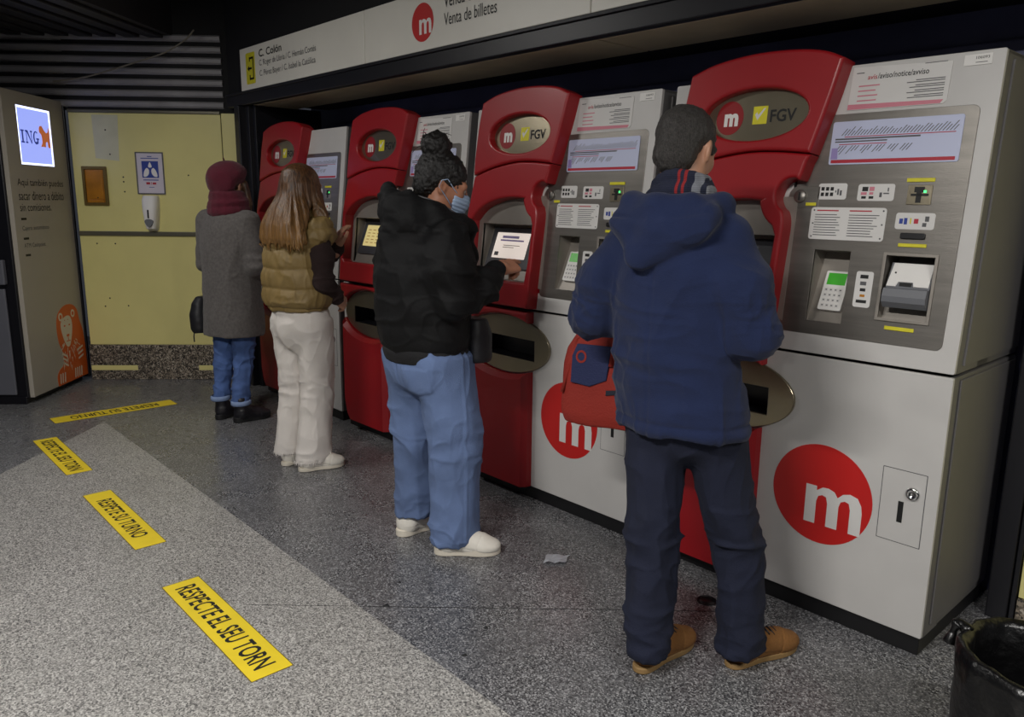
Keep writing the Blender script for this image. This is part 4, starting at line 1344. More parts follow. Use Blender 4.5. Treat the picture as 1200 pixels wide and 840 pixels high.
POINT = ((.15, .1, .05), (.7, .9, .5), (.9, 1.0, .6), (1.0, 1.0, .6))
RELAX = ((.35, .4, .25), (.4, .45, .3), (.45, .5, .3), (.5, .5, .3))

def shoe(parent, heel, toe, m_up, m_sole, high=.0, sole_h=.026, bulk=1., laces=None, name='shoe'):
    heel = np.array((heel[0], heel[1], 0.)); toe = np.array((toe[0], toe[1], 0.))
    d = toe-heel; L = np.linalg.norm(d); yaw = math.atan2(-d[0], d[1])
    R = rotm(yaw)
    f = Field(np.minimum(heel, toe)-.09, np.maximum(heel, toe)+np.array((.09, .09, .17+high)), .0045)
    f.at(heel, R)
    b = bulk
    f.ell((0, .055, .055), (.037*b, .052, .055), .02)
    f.cap((0, .06, .045), (0, L-.085, .040), .036*b, .042*b, .02)
    f.ell((.002, L-.064, .034), (.047*b, .064, .034), .02)
    f.cap((0, .080, .082), (0, L-.105, .048), .036*b, .032*b, .03)
    f.cap((0, .060, .06), (0, .052, .100+high), .040*b, .042, .02)
    f.plane((0, .05, .125+high), (0, 0, 1)); f.at()
    f.below(.012)
    def sd(V):
        Q = (V-heel) @ R
        y, z, x = Q[:, 1]/L, Q[:, 2], np.abs(Q[:, 0])
        g = lambda t, w: np.exp(-(t/w)**2)
        d = -.0022*g(y-.66-.9*z+1.2*x, .012) - .0022*g(y-.30+1.2*(z-.05), .012)*(z < .09) + .0022*np.clip(1-np.abs(y-.16)/.14, 0, 1)*(z > .05)*(z < .085)
        return d - .002*g(z-.046+.06*(y-.3), .004)*(y > .25)
    up = soft(name, f, m_up, parent, disp=sd)
    M = Matrix.Translation(heel) @ Matrix.Rotation(yaw, 4, 'Z')
    w = .040*b
    out = smooth_poly([(-w*.85, .045), (-w*.6, .010), (0, -.002), (w*.6, .010), (w*.85, .045), (w*.82, L*.4), (w*1.1, L*.66), (w*1.0, L*.85), (w*.45, L-.008), (-w*.2, L-.004), (-w*.9, L*.86), (-w*1.15, L*.68), (-w*.92, L*.4)], 4)
    flat('sole', [out], 0.001, sole_h, m_sole, up, M=M, bevel=.005)
    if laces:
        for j in range(4):
            y = L*.42+j*.022
            z = .118-.6*(y-.10) + .004
            z = .124-.33*(y-.08)
            tube('lace', [M @ Vector(p) for p in ((-.024, y, z-.012), (-.010, y+.004, z), (.010, y-.002, z), (.024, y+.003, z-.012))], .0032, laces, up, n=6)
    return up

def arms_fields(f, P, r, k=.03):
    for side in P: f.chain(side, r, k)

def place(name, origin, th, label):
    return empty(name, (origin[0], origin[1], 0), math.radians(th), label, 'person')

def underbody(f, hips, chest, neck, sh, arms, legs, r=1.):
    """slim full body so the figure is one continuous surface under its clothes"""
    f.chain([hips, ((hips[0]+chest[0])/2, (hips[1]+chest[1])/2, (hips[2]+chest[2])/2), chest], [.105*r, .095*r, .105*r], .05)
    f.cap((sh[0][0]*.75, sh[0][1], sh[0][2]-.02), (sh[1][0]*.75, sh[1][1], sh[1][2]-.02), .055*r, .055*r, .05)
    f.cap(chest, neck, .075*r, .050, .05)
    for a in arms: f.chain(a, [.042, .036, .026], .03)
    for l in legs: f.chain(l, [.07*r, .048, .034], .03)

# ================================================================== MAN IN NAVY
def build_man():
    T = place('person', (-1.37, -.625), 12, 'man in navy hooded jacket and dark trousers standing at the nearest ticket machine')
    hc = (-.015, .058, 1.602); HR = rotm(-.10, .30, 0)
    armL = [(-.160, .0, 1.340), (-.262, -.010, 1.105), (-.13, .215, 1.09)]
    armR = [(.150, .0, 1.345), (.243, -.010, 1.105), (.13, .225, 1.13)]
    legL = [(-.04, .01, .86), (-.02, -.02, .44), (.005, -.075, .075)]
    legR = [(.13, .04, .86), (.20, .12, .44), (.235, .125, .075)]
    f = Field((-.42, -.30, .03), (.45, .45, 1.76), .0055)
    underbody(f, (.045, .02, .90), (0, .0, 1.28), (-.012, .02, 1.47), (armL[0], armR[0]), (armL, armR), (legL, legR))
    head(f, hc, HR)
    f.cap((-.012, .005, 1.42), (-.014, .04, 1.56), .058, .055, .03)
    ex = [hand(armL[2], (.35, .8, .1), (-.8, .3, .5), 1, RELAX), hand(armR[2], (-.3, .85, .15), (.8, .3, .5), -1, RELAX)]
    body = soft('body', f, 'skin', T, extra=ex)
    eyes(hc, HR, body)
    # hair: short, grey-flecked
    h = Field((-.16, -.16, 1.46), (.14, .22, 1.76), .004)
    h.at(hc, HR)
    h.ell((0, -.020, .038), (.082, .101, .085), .01)
    h.ell((0, -.060, -.030), (.066, .054, .064), .02)
    h.cap((-.070, .03, .012), (-.074, .012, -.012), .011, .007, .012); h.cap((.070, .03, .012), (.074, .012, -.012), .011, .007, .012)
    h.ell((0, .115, -.03), (.085, .075, .085), .015, sub=True)
    for x in (-1, 1): h.ell((x*.088, -.008, -.016), (.026, .027, .036), .008, sub=True)
    h.plane((0, -.06, -.090), (0, .35, -1)); h.at()
    soft('hair', h, 'hair_grey', T, disp=lambda V: .0022*vnoise(V*np.array((150, 150, 90)))+.002*vnoise(V*60))
    # scarf
    s = Field((-.18, -.14, 1.38), (.16, .18, 1.56), .0045)
    for j, (z, r, t) in enumerate(((1.445, .083, .030), (1.482, .076, .026), (1.512, .068, .018))):
        n = 18
        ring = [(-.012+r*math.cos(2*PI*i/n), .022+r*.95*math.sin(2*PI*i/n), z+.012*math.sin(2*PI*i/n+j)-.01*math.cos(4*PI*i/n)) for i in range(n+1)]
        s.chain(ring, [t]*(n+1), .008)
    soft('scarf', s, 'striped_scarf', T, disp=lambda V: .002*vnoise(V*60))
    # trousers
    f = Field((-.26, -.24, .02), (.42, .34, .98), .006)
    f.ell((.042, .015, .83), (.178, .135, .17), .05)
    f.loft([(.060, .005, -.082, .062, .082), (.10, .003, -.075, .063, .080), (.24, -.008, -.055, .070, .080), (.42, -.022, -.03, .080, .086), (.62, -.034, -.005, .088, .098), (.82, -.045, .01, .098, .11)], .03)
    f.loft([(.052, .236, .118, .064, .086), (.10, .234, .120, .063, .082), (.24, .222, .124, .065, .078), (.42, .198, .115, .074, .082), (.62, .155, .075, .086, .096), (.82, .125, .04, .10, .11)], .03)
    def td(V):
        a = .010*folds(V, (9, 9, 5), 1)*np.clip((.9-V[:, 2])*2, 0, 1)
        low = np.clip((.28-V[:, 2])/.2, 0, 1)
        kn = np.clip(1-np.abs(V[:, 2]-.42)/.2, 0, 1)
        a = a + .012*crease(V, (6, 6, 9), 41)*kn + .012*crease(V, (5, 5, 12), 43)*low + .006*crease(V, (9, 9, 4), 47)
        return a-.006+low*(.010*folds(V, (9, 9, 17), 31)-.003) + .008*folds(V, (8, 8, 15), 3)*np.clip(1-np.abs(V[:, 2]-.42)/.16, 0, 1)
    soft('trousers', f, 'navy_trouser', T, disp=td)
    # jacket
    f = Field((-.42, -.32, .70), (.42, .42, 1.56), .006)
    f.loft([(.775, .040, .010, .196, .152), (.80, .040, .010, .205, .160), (.88, .028, .008, .200, .154), (1.0, .006, .0, .192, .146), (1.14, .0, -.004, .192, .145), (1.25, .0, -.008, .190, .138), (1.33, -.004, -.006, .165, .120), (1.40, -.006, .002, .118, .098), (1.45, -.01, .015, .086, .083)], .03)
    for a, sx in ((armL, -1), (armR, 1)):
        m1 = tuple(np.array(a[0])*.5+np.array(a[1])*.5 + np.array((sx*.006, -.010, 0)))
        f.chain([a[0], m1, a[1]], [.074, .077, .071], .045)
        f.chain([a[1], a[2]], [.070, .052], .03)
    # hood lying on the back
    f.chain([(-.115, .075, 1.440), (-.140, .0, 1.440), (-.110, -.080, 1.442), (-.020, -.115, 1.446), (.075, -.088, 1.448), (.125, -.01, 1.446), (.110, .075, 1.445)], [.026, .034, .036, .038, .036, .034, .026], .02)
    f.ell((-.008, -.115, 1.388), (.158, .050, .058), .025)
    f.cap((-.125, -.100, 1.400), (-.050, -.158, 1.296), .036, .026, .02); f.cap((.125, -.085, 1.410), (-.035, -.158, 1.296), .040, .026, .025)
    f.cap((-.02, -.145, 1.37), (-.045, -.160, 1.300), .040, .024, .025)
    f.cap((-.160, -.125, 1.410), (-.02, -.178, 1.412), .005, .005, .010, sub=True); f.cap((-.02, -.178, 1.412), (.135, -.125, 1.428), .006, .005, .010, sub=True)
    f.cap((.0, -.186, 1.395), (.055, -.172, 1.375), .010, .004, .014, sub=True)
    f.cap((-.025, -.168, 1.405), (-.047, -.180, 1.290), .004, .004, .004)
    def jd(V):
        d = .010*folds(V, (6, 6, 5), 2)-.004
        arm = np.clip((np.abs(V[:, 0])-.19)/.06, 0, 1)
        d += arm*.012*crease(V, (8, 8, 13), 51)*np.clip(1-np.abs(V[:, 2]-1.12)/.18, 0, 1)
        d += .008*crease(V, (8, 8, 3.5), 53)*np.clip((1.30-V[:, 2])/.1, 0, 1)+.006*crease(V, (4, 4, 9), 57)-.004
        d += .004*np.exp(-((V[:, 2]-.795)/.012)**2) - .004*np.exp(-((V[:, 2]-.818)/.006)**2)
        d -= .003*np.exp(-((V[:, 0]+.01)/.005)**2)*(V[:, 1] < -.08)*(V[:, 2] < 1.27)
        d += .008*folds(V, (4, 4, 13), 4)*np.clip(1-np.abs(V[:, 2]-.98)/.16, 0, 1)
        return d
    jk = soft('jacket', f, 'navy_fleece', T, disp=jd)
    # shoes
    shoe(T, (-.005, -.135), (.055, .150), 'suede_tan', 'sole_tan', .02, .022, 1.0, 'boot_black')
    shoe(T, (.215, .065), (.350, .330), 'suede_tan', 'sole_tan', .02, .022, 1.0, 'boot_black')
    return T
build_man()
# his bag ------------------------------------------------------------
def build_bag():
    B = empty('messenger_bag', (-1.37, -.625, 0), math.radians(12), 'red laptop bag with navy pocket patch hanging beside the man in navy', 'bag')
    f = Field((-.27, -.12, -.06), (.27, .12, .34), .006)
    f.loft([(0, 0, 0, .185, .052), (.03, 0, 0, .196, .062), (.13, 0, 0, .198, .064), (.22, 0, 0, .190, .055), (.265, 0, 0, .160, .035)], .02, e=3.6)
    M = Matrix.Translation((-.275, .205, .672)) @ Matrix.Rotation(math.radians(8), 4, 'Z') @ Matrix.Rotation(math.radians(-4), 4, 'X') @ Matrix.Diagonal((1.1, 1.0, 1.24, 1))
    b = soft('bag_body', f, 'bag_red', B, disp=lambda V: .004*folds(V, (6, 6, 8), 1)-.002)
    b.data.transform(M)
    fm = M @ frame((0, -.066, 0), (1, 0, 0), (0, .035, 1))
    fp = flat('pocket_patch', [[(-.150, .125), (-.085, .118), (-.030, .14), (-.020, .235), (-.135, .235), (-.150, .20)]], -.01, .010, 'bag_navy', B, M=fm, bevel=.003)
    flat('patch_emblem', [ellipse(-.118, .20, .018, .018, 20), ellipse(-.118, .20, .012, .012, 20)], .010, .0115, 'bag_red', fp, M=fm)
    flat('zip_pocket', [[(-.03, .098), (.17, .128), (.17, .140), (-.03, .112)]], -.01, .008, 'strap_dark', B, M=fm, bevel=.002)
    tube('piping', [M @ Vector(p) for p in ((-.185, -.05, .09), (-.165, -.045, .17), (-.152, -.03, .245), (-.11, -.02, .272), (0, -.018, .280), (.11, -.02, .272))], .007, 'bag_red', B)
    tube('handle', [M @ Vector(p) for p in ((-.02, -.062, .18), (-.012, -.055, .26), (0, -.03, .315), (.05, -.02, .335), (.10, -.03, .315), (.115, -.055, .26), (.12, -.062, .18))], .010, 'bag_red', B)
    tube('shoulder_strap', [(-.04, .17, 1.02), (-.06, .20, 1.12), (-.09, .165, 1.25), (-.13, .12, 1.38), (-.14, .05, 1.42)], .009, 'strap_dark', B)
    return B
build_bag()

# ================================================================== WOMAN IN BLACK PUFFER
def build_w3():
    T = place('person', (-2.53, -.60), 0, 'woman in black hooded jacket and wide blue jeans with a bun, tapping a ticket machine')
    hc = (.015, -.015, 1.512); HR = rotm(-.50, .34, .04)
    armR = [(.150, -.105, 1.295), (.212, -.10, 1.085), (.188, .140, 1.185)]
    armL = [(-.170, -.09, 1.295), (-.225, -.06, 1.065), (-.17, .06, .90)]
    legR = [(.085, -.075, .84), (.115, -.02, .45), (.115, -.055, .07)]
    legL = [(-.105, -.09, .84), (-.13, -.05, .45), (-.14, -.075, .07)]
    f = Field((-.35, -.32, .03), (.40, .42, 1.66), .0055)
    underbody(f, (-.015, -.08, .88), (-.02, -.09, 1.24), (.0, -.055, 1.40), (armL[0], armR[0]), (armL, armR), (legL, legR), .95)
    head(f, hc, HR, True)
    f.cap((.0, -.07, 1.36), (.01, -.035, 1.47), .050, .048, .03)
    ex = [hand(armR[2], (-.06, .97, .12), (.55, -.1, .8), -1, POINT), hand(armL[2], (.1, .35, -.85), (-.9, .2, .1), 1, RELAX)]
    body = soft('body', f, 'skin_warm', T, extra=ex)
    eyes(hc, HR, body)
    # hair pulled up in a curly bun
    h = Field((-.16, -.22, 1.36), (.20, .22, 1.78), .004)
    h.at(hc, HR)
    h.ell((0, -.020, .036), (.084, .104, .090), .01)
    h.ell((0, -.065, -.020), (.066, .050, .060), .02)
    h.ell((0, .125, -.045), (.095, .085, .100), .012, sub=True)
    for x in (-1, 1): h.ell((x*.088, -.004, -.030), (.030, .030, .040), .008, sub=True)
    h.plane((0, -.06, -.075), (0, .45, -1))
    h.at()
    bc = np.array(hc) + HR @ np.array((0, -.075, .118))
    h.at(bc, HR)
    h.ell((0, 0, .010), (.062, .058, .056), .012)
    rg = np.random.default_rng(3)
    for _ in range(26):
        d = rg.normal(size=3); d /= np.linalg.norm(d)
        h.ell(d*.050+np.array((0, 0, .010)), (.016, .016, .016), .006)
    h.at()
    hr = soft('hair', h, 'hair_black', T, disp=lambda V: .004*vnoise(V*np.array((70, 70, 60)))+.003*vnoise(V*140))
    for q in range(16):
        d = rg.normal(size=3); d[2] = abs(d[2])*.8; d /= np.linalg.norm(d)
        p = bc + d*.055; t = rg.normal(size=3)*.012
        tube('stray_curl', [p, p+d*.014+t*.4, p+d*.024+t, p+d*.030+t*1.8], [.002, .0018, .0014, .0008], 'hair_black', hr, n=5)
    # surgical mask with ear loops
    k = Field(np.array(hc)-.16, np.array(hc)+.16, .0035)
    k.at(hc, HR)
    k.ell((0, .030, -.045), (.070, .080, .060), .02); k.ell((0, .085, -.040), (.028, .040, .042), .03); k.ell((0, .07, -.085), (.035, .035, .030), .03)
    k.ell((0, .010, -.050), (.080, .058, .100), .010, sub=True)
    k.plane((0, .09, -.008), (0, -.25, 1)); k.plane((0, .06, -.118), (0, .1, -1)); k.at()
    mk = soft('face_mask', k, 'mask_blue', T, disp=lambda V: .0012*np.sin((V @ HR[:, 2])*420))
    for sx in (-1, 1):
        tube('ear_loop', [Vector(np.array(hc)+HR @ np.array(p)) for p in ((sx*.052, .070, -.022), (sx*.070, .035, -.002), (sx*.082, .000, .024), (sx*.086, -.022, .012), (sx*.084, -.024, -.014), (sx*.074, .020, -.045), (sx*.055, .060, -.075))], .0018, 'mask_blue', mk, n=6)
    # jeans
    f = Field((-.30, -.36, .02), (.32, .22, .98), .006)
    f.ell((-.012, -.088, .83), (.185, .158, .17), .05)
    f.loft([(.050, .115, -.040, .086, .100), (.12, .115, -.038, .092, .106), (.30, .115, -.03, .098, .110), (.48, .108, -.03, .098, .112), (.66, .095, -.05, .100, .124), (.84, .085, -.075, .100, .135)], .035)
    f.loft([(.095, -.140, -.062, .080, .090), (.16, -.140, -.060, .084, .094), (.34, -.135, -.05, .090, .100), (.50, -.130, -.05, .092, .106), (.66, -.115, -.065, .098, .120), (.84, -.105, -.09, .098, .130)], .035)
    def td(V):
        d = .010*folds(V, (7, 7, 4), 5)-.007
        d += .014*crease(V, (5, 5, 8), 61)*np.clip(1-np.abs(V[:, 2]-.50)/.24, 0, 1) + .012*crease(V, (6, 6, 9), 63)*np.clip((.30-V[:, 2])/.2, 0, 1) + .006*crease(V, (8, 8, 4), 67)
        d += .010*folds(V, (6, 6, 11), 6)*np.clip(1-np.abs(V[:, 2]-.50)/.16, 0, 1)
        d += .008*folds(V, (8, 8, 12), 8)*np.clip((.22-V[:, 2])/.15, 0, 1)
        d += .0035*np.exp(-((V[:, 1]+.055)/.006)**2)*(V[:, 0] > .12)
        back = V[:, 1] < -.12
        px, pz = np.abs(V[:, 0]-.085), V[:, 2]
        ins = np.clip((.060-px)/.006, 0, 1)*np.clip((.805-pz)/.006, 0, 1)*np.clip((pz-.690-.35*px*0-(.02-.02*(1-px/.06)))/.006, 0, 1)
        d += back*.005*ins
        d -= .006*np.exp(-((V[:, 0]+.012)/.007)**2)*(V[:, 1] < -.15)*(V[:, 2] > .62)
        d += .005*np.exp(-((V[:, 2]-.085)/.02)**2)*0
        return d
    jn = soft('jeans', f, 'denim_blue', T, disp=td)
    # jacket
    f = Field((-.36, -.42, .78), (.36, .30, 1.56), .006)
    f.loft([(.845, -.015, -.085, .184, .162), (.87, -.015, -.085, .196, .175), (.93, -.015, -.095, .200, .180), (1.05, -.018, -.105, .200, .180), (1.18, -.018, -.11, .200, .174), (1.26, -.018, -.11, .190, .160), (1.33, -.012, -.10, .155, .132), (1.39, -.005, -.085, .110, .100), (1.42, 0, -.075, .088, .085)], .035)
    f.chain([armR[0], (.198, -.125, 1.20), armR[1]], [.084, .086, .080], .045); f.chain([armR[1], (.205, .03, 1.125), (.191, .105, 1.172)], [.078, .070, .052], .03)
    f.chain([armL[0], (-.212, -.08, 1.20), armL[1]], [.084, .086, .080], .045); f.chain([armL[1], armL[2]], [.078, .054], .03)
    # collar and hood behind the neck
    f.chain([(.085, .050, 1.340), (.105, -.03, 1.365), (.085, -.115, 1.400), (-.01, -.165, 1.420), (-.10, -.135, 1.410), (-.115, -.04, 1.37), (-.07, .05, 1.34)], [.036, .040, .046, .050, .048, .042, .036], .03)
    f.ell((-.03, -.185, 1.400), (.125, .070, .060), .03)
    f.cap((-.115, -.175, 1.43), (-.145, -.165, 1.488), .045, .022, .03)
    f.cap((-.02, -.21, 1.42), (-.10, -.185, 1.455), .040, .036, .03)
    f.cap((.06, -.19, 1.37), (-.05, -.235, 1.31), .05, .04, .04)
    f.cap((.04, .050, 1.34), (.06, .085, 1.22), .042, .04, .04)
    def jd(V):
        d = .009*folds(V, (6, 6, 5), 3)-.004
        torso = np.clip(1-(np.abs(V[:, 0])-.16)/.05, 0, 1)
        d += torso*.005*(np.abs(np.sin((V[:, 2]-.86)*PI/.115+.35*vnoise(V*3)))**.5-.7)*(V[:, 2] < 1.40)
        d += .007*np.sin(V[:, 2]*60+V[:, 1]*45+5*vnoise(V*6))*np.clip((np.abs(V[:, 0])-.15)/.06, 0, 1)*np.clip(1-np.abs(V[:, 2]-1.12)/.15, 0, 1)
        d += .007*folds(V, (9, 9, 14), 7)*(V[:, 2] > 1.33)
        d += .010*crease(V, (7, 7, 9), 71)-.003
        return d
    jk = soft('jacket', f, 'black_nylon', T, disp=jd)
    f = Field((-.28, -.34, .79), (.28, .16, .88), .006)
    f.loft([(.815, -.015, -.086, .182, .160), (.855, -.015, -.086, .192, .170), (.875, -.015, -.086, .188, .166)], .01)
    soft('hem_band', f, 'black_rib', jk)
    tube('collar_lining', sp3([(.070, .055, 1.372), (.090, -.02, 1.402), (.072, -.095, 1.440), (.0, -.130, 1.462), (-.075, -.105, 1.452)], 6), .008, 'print_grey', jk)
    shoe(T, (.085, -.125), (.262, .090), 'sneaker_white', 'sole_white', -.01, .034, 1.12, 'sneaker_white')
    shoe(T, (-.150, -.150), (-.155, .105), 'sneaker_white', 'sole_white', -.01, .034, 1.12, 'sneaker_white')
    return T
build_w3()
hb = empty('shoulder_bag', (-2.53, -.60, 0), 0, 'small black bag held in front of the woman in black jacket', 'bag')
f = Field((-.02, -.06, .74), (.24, .28, 1.02), .006)
f.loft([(.80, .10, .085, .060, .050), (.82, .10, .085, .066, .056), (.92, .10, .08, .066, .056), (.98, .10, .075, .055, .042)], .02, e=3)
soft('bag_body', f, 'bag_black', hb, disp=lambda V: .003*folds(V, (8, 8, 8), 1))
tube('bag_strap', [(.05, .085, .96), (.02, .095, 1.10), (-.04, .075, 1.25), (-.09, .03, 1.36)], .008, 'bag_black', hb)

# ================================================================== WOMAN WITH LONG HAIR AND VEST
def build_w2():
    T = place('person', (-3.82, -.58), 15, 'woman with long light brown hair in olive puffer vest and white trousers')
    hc = (.010, .035, 1.508); HR = rotm(-.18, .12, 0)
    armR = [(.152, .01, 1.275), (.186, -.01, 1.03), (.158, .105, .935)]
    armL = [(-.165, .03, 1.275), (-.09, .19, 1.06), (.045, .230, 1.185)]
    legR = [(.085, .01, .82), (.08, .035, .45), (.075, -.02, .07)]
    legL = [(-.075, .0, .82), (-.075, .0, .45), (-.080, -.03, .07)]
    f = Field((-.30, -.28, .03), (.34, .50, 1.66), .0055)
    underbody(f, (.005, .005, .86), (.0, .0, 1.19), (.005, .015, 1.37), (armL[0], armR[0]), (armL, armR), (legL, legR), .9)
    head(f, hc, HR, True)
    f.cap((.0, .0, 1.32), (.005, .02, 1.46), .048, .046, .03)
    ex = [hand(armR[2], (-.1, .75, -.45), (.9, .2, .1), -1, RELAX), hand(armL[2], (.0, .25, .95), (-.3, -.8, .2), 1, RELAX)]
    body = soft('body', f, 'skin', T, extra=ex)
    eyes(hc, HR, body)
    k = Field(np.array(hc)-.16, np.array(hc)+.16, .004)
    k.at(hc, HR)
    k.ell((0, .030, -.045), (.070, .080, .060), .02); k.ell((0, .085, -.040), (.028, .040, .042), .03); k.ell((0, .07, -.085), (.035, .035, .030), .03)
    k.ell((0, .010, -.050), (.080, .058, .100), .010, sub=True)
    k.plane((0, .09, -.008), (0, -.25, 1)); k.plane((0, .06, -.118), (0, .1, -1)); k.at()
    soft('face_mask', k, 'mask_black', T)
    # long hair
    h = Field((-.26, -.26, 1.10), (.26, .24, 1.70), .0045)
    h.at(hc, HR)
    h.ell((0, -.018, .034), (.086, .106, .090), .015)
    h.ell((0, .130, -.055), (.085, .085, .120), .012, sub=True)
    h.at()
    h.loft([(1.222, .035, -.120, .150, .045), (1.25, .035, -.125, .162, .055), (1.32, .025, -.110, .148, .065), (1.39, .015, -.07, .118, .080), (1.46, .006, -.015, .096, .094), (1.53, .008, .012, .086, .098), (1.58, .008, .012, .04, .05)], .035)
    h.cap((.075, .06, 1.50), (.115, .06, 1.36), .028, .035, .03); h.cap((.115, .06, 1.36), (.125, .05, 1.20), .035, .018, .03)
    h.cap((-.075, .06, 1.50), (-.115, .05, 1.36), .028, .035, .03); h.cap((-.115, .05, 1.36), (-.12, .045, 1.20), .035, .02, .03)
    h.at(hc, HR); h.ell((0, .125, -.045), (.060, .075, .110), .012, sub=True); h.at()
    def hd(V):
        ang = np.arctan2(V[:, 1]+.02, V[:, 0])
        low = np.clip((1.56-V[:, 2])/.2, 0, 1)
        P = np.stack([ang*7, V[:, 2]*2.2, V[:, 2]*0], 1)
        d = low*(.009*vnoise(P*1.7)+.006*vnoise(P*np.array((4.3, 2, 1))+9))
        tip = np.clip((1.25-V[:, 2])/.03, 0, 1)
        return d + tip*.012*vnoise(np.stack([ang*16, V[:, 2]*2, ang], 1))
    hr = soft('hair', h, 'hair_brown', T, disp=hd)
    rg = np.random.default_rng(8)
    for q in range(34):
        a = rg.uniform(-.12, .18)
        y0 = -.160-.02*rg.random()+.35*(a-.03)**2
        z0 = 1.235+.02*rg.random(); L = .03+.035*rg.random()
        tube('hair_lock', [(a*.97, y0+.03, z0+.06), (a, y0+.012, z0), (a*1.03+rg.normal()*.004, y0+.008, z0-L*.6), (a*1.03+rg.normal()*.008, y0+.012, z0-L)], [.008, .008, .005, .001], 'hair_brown', hr, n=5)
    # trousers
    f = Field((-.28, -.26, .02), (.30, .24, .95), .006)
    f.ell((.005, -.006, .80), (.165, .145, .17), .05)
    f.loft([(.045, .082, -.030, .084, .112), (.10, .082, -.024, .083, .106), (.25, .081, -.004, .079, .096), (.45, .080, .022, .076, .088), (.62, .082, .015, .084, .102), (.82, .082, .004, .085, .115)], .02)
    f.loft([(.070, -.085, -.040, .074, .098), (.13, -.085, -.034, .073, .094), (.28, -.082, -.015, .071, .086), (.45, -.078, .0, .072, .084), (.62, -.076, -.002, .080, .100), (.82, -.075, -.006, .085, .112)], .02)
    def td(V):
        d = .006*folds(V, (7, 7, 5), 11)-.002 + .007*folds(V, (7, 7, 12), 12)*np.clip(1-np.abs(V[:, 2]-.46)/.14, 0, 1)
        d += .010*crease(V, (6, 6, 8), 81)*np.clip(1-np.abs(V[:, 2]-.44)/.2, 0, 1) + .006*crease(V, (8, 8, 4), 83) + .007*crease(V, (6, 6, 8), 85)*np.clip(1-np.abs(V[:, 2]-.70)/.12, 0, 1) - .004
        return d + .004*vnoise(V*70)*(V[:, 2] < .075)
    tr = soft('trousers', f, 'white_denim', T, disp=td)
    # frayed hems
    for (cx, cy, z, rx, ry) in ((.082, -.030, .05, .084, .112), (-.085, -.040, .075, .074, .098)):
        Vv, Ff = [], []
        for i in range(70):
            a = 2*PI*i/70
            p = np.array((cx+rx*1.02*math.cos(a), cy+ry*1.02*math.sin(a)))
            t = np.array((-math.sin(a), math.cos(a)))*.0035
            o = np.array((math.cos(a), math.sin(a)))*rg.uniform(0, .012)
            L = rg.uniform(.006, .02); n0 = len(Vv)
            Vv += [(p[0]-t[0], p[1]-t[1], z+.012), (p[0]+t[0], p[1]+t[1], z+.012), (p[0]+o[0], p[1]+o[1], z-L)]
            Ff.append((n0, n0+1, n0+2))
        mesh_obj('frayed_hem', Vv, Ff, 'white_denim', tr)
    # dark sleeves (jumper), vest on top
    f = Field((-.32, -.22, .80), (.34, .42, 1.40), .006)
    f.loft([(.90, .0, .0, .14, .10), (1.1, 0, 0, .15, .10), (1.28, 0, .005, .13, .085), (1.36, .003, .012, .075, .07)], .03)
    f.chain([armR[0], (.180, -.01, 1.14), armR[1], armR[2]], [.050, .056, .054, .042], .03)
    f.chain([armL[0], armL[1], armL[2]], [.050, .054, .042], .03)
    soft('jumper', f, 'brown_knit', T, disp=lambda V: .006*folds(V, (7, 7, 14), 13)-.004+.010*crease(V, (8, 8, 14), 89))
    f = Field((-.30, -.28, .82), (.30, .28, 1.42), .006)
    f.loft([(.872, -.005, -.01, .172, .140), (.90, -.005, -.012, .192, .160), (1.0, -.005, -.012, .196, .165), (1.12, -.004, -.012, .192, .158), (1.22, -.002, -.008, .186, .142), (1.30, 0, .0, .155, .115), (1.36, .002, .01, .09, .085), (1.40, .004, .012, .078, .078)], .03)
    for a in (armR, armL):
        sx = 1 if a is armR else -1
        f.ell((sx*.150, .01, 1.278), (.074, .088, .082), .03)
        f.ell((sx*.240, .02, 1.18), (.050, .062, .095), .02, sub=True)
    def vd(V):
        q = np.abs(np.sin((V[:, 2]-.885)*PI/.105+.22*vnoise(V*5)))
        d = .017*(q**.45-.75)*np.clip((1.37-V[:, 2])/.05, 0, 1)
        d += (.006*folds(V, (16, 16, 7), 14)-.004) + .008*crease(V, (14, 14, 7), 87)
        d -= .004*np.exp(-((V[:, 0])/.006)**2)*0
        return d
    soft('puffer_vest', f, 'olive_puffer', T, disp=vd)
    shoe(T, (.065, -.125), (.185, .100), 'sneaker_white', 'sole_white', -.012, .024, .98, 'sneaker_white')
    shoe(T, (-.075, -.115), (-.06, .125), 'sneaker_white', 'sole_white', -.012, .024, .98, 'sneaker_white')
    return T
build_w2()

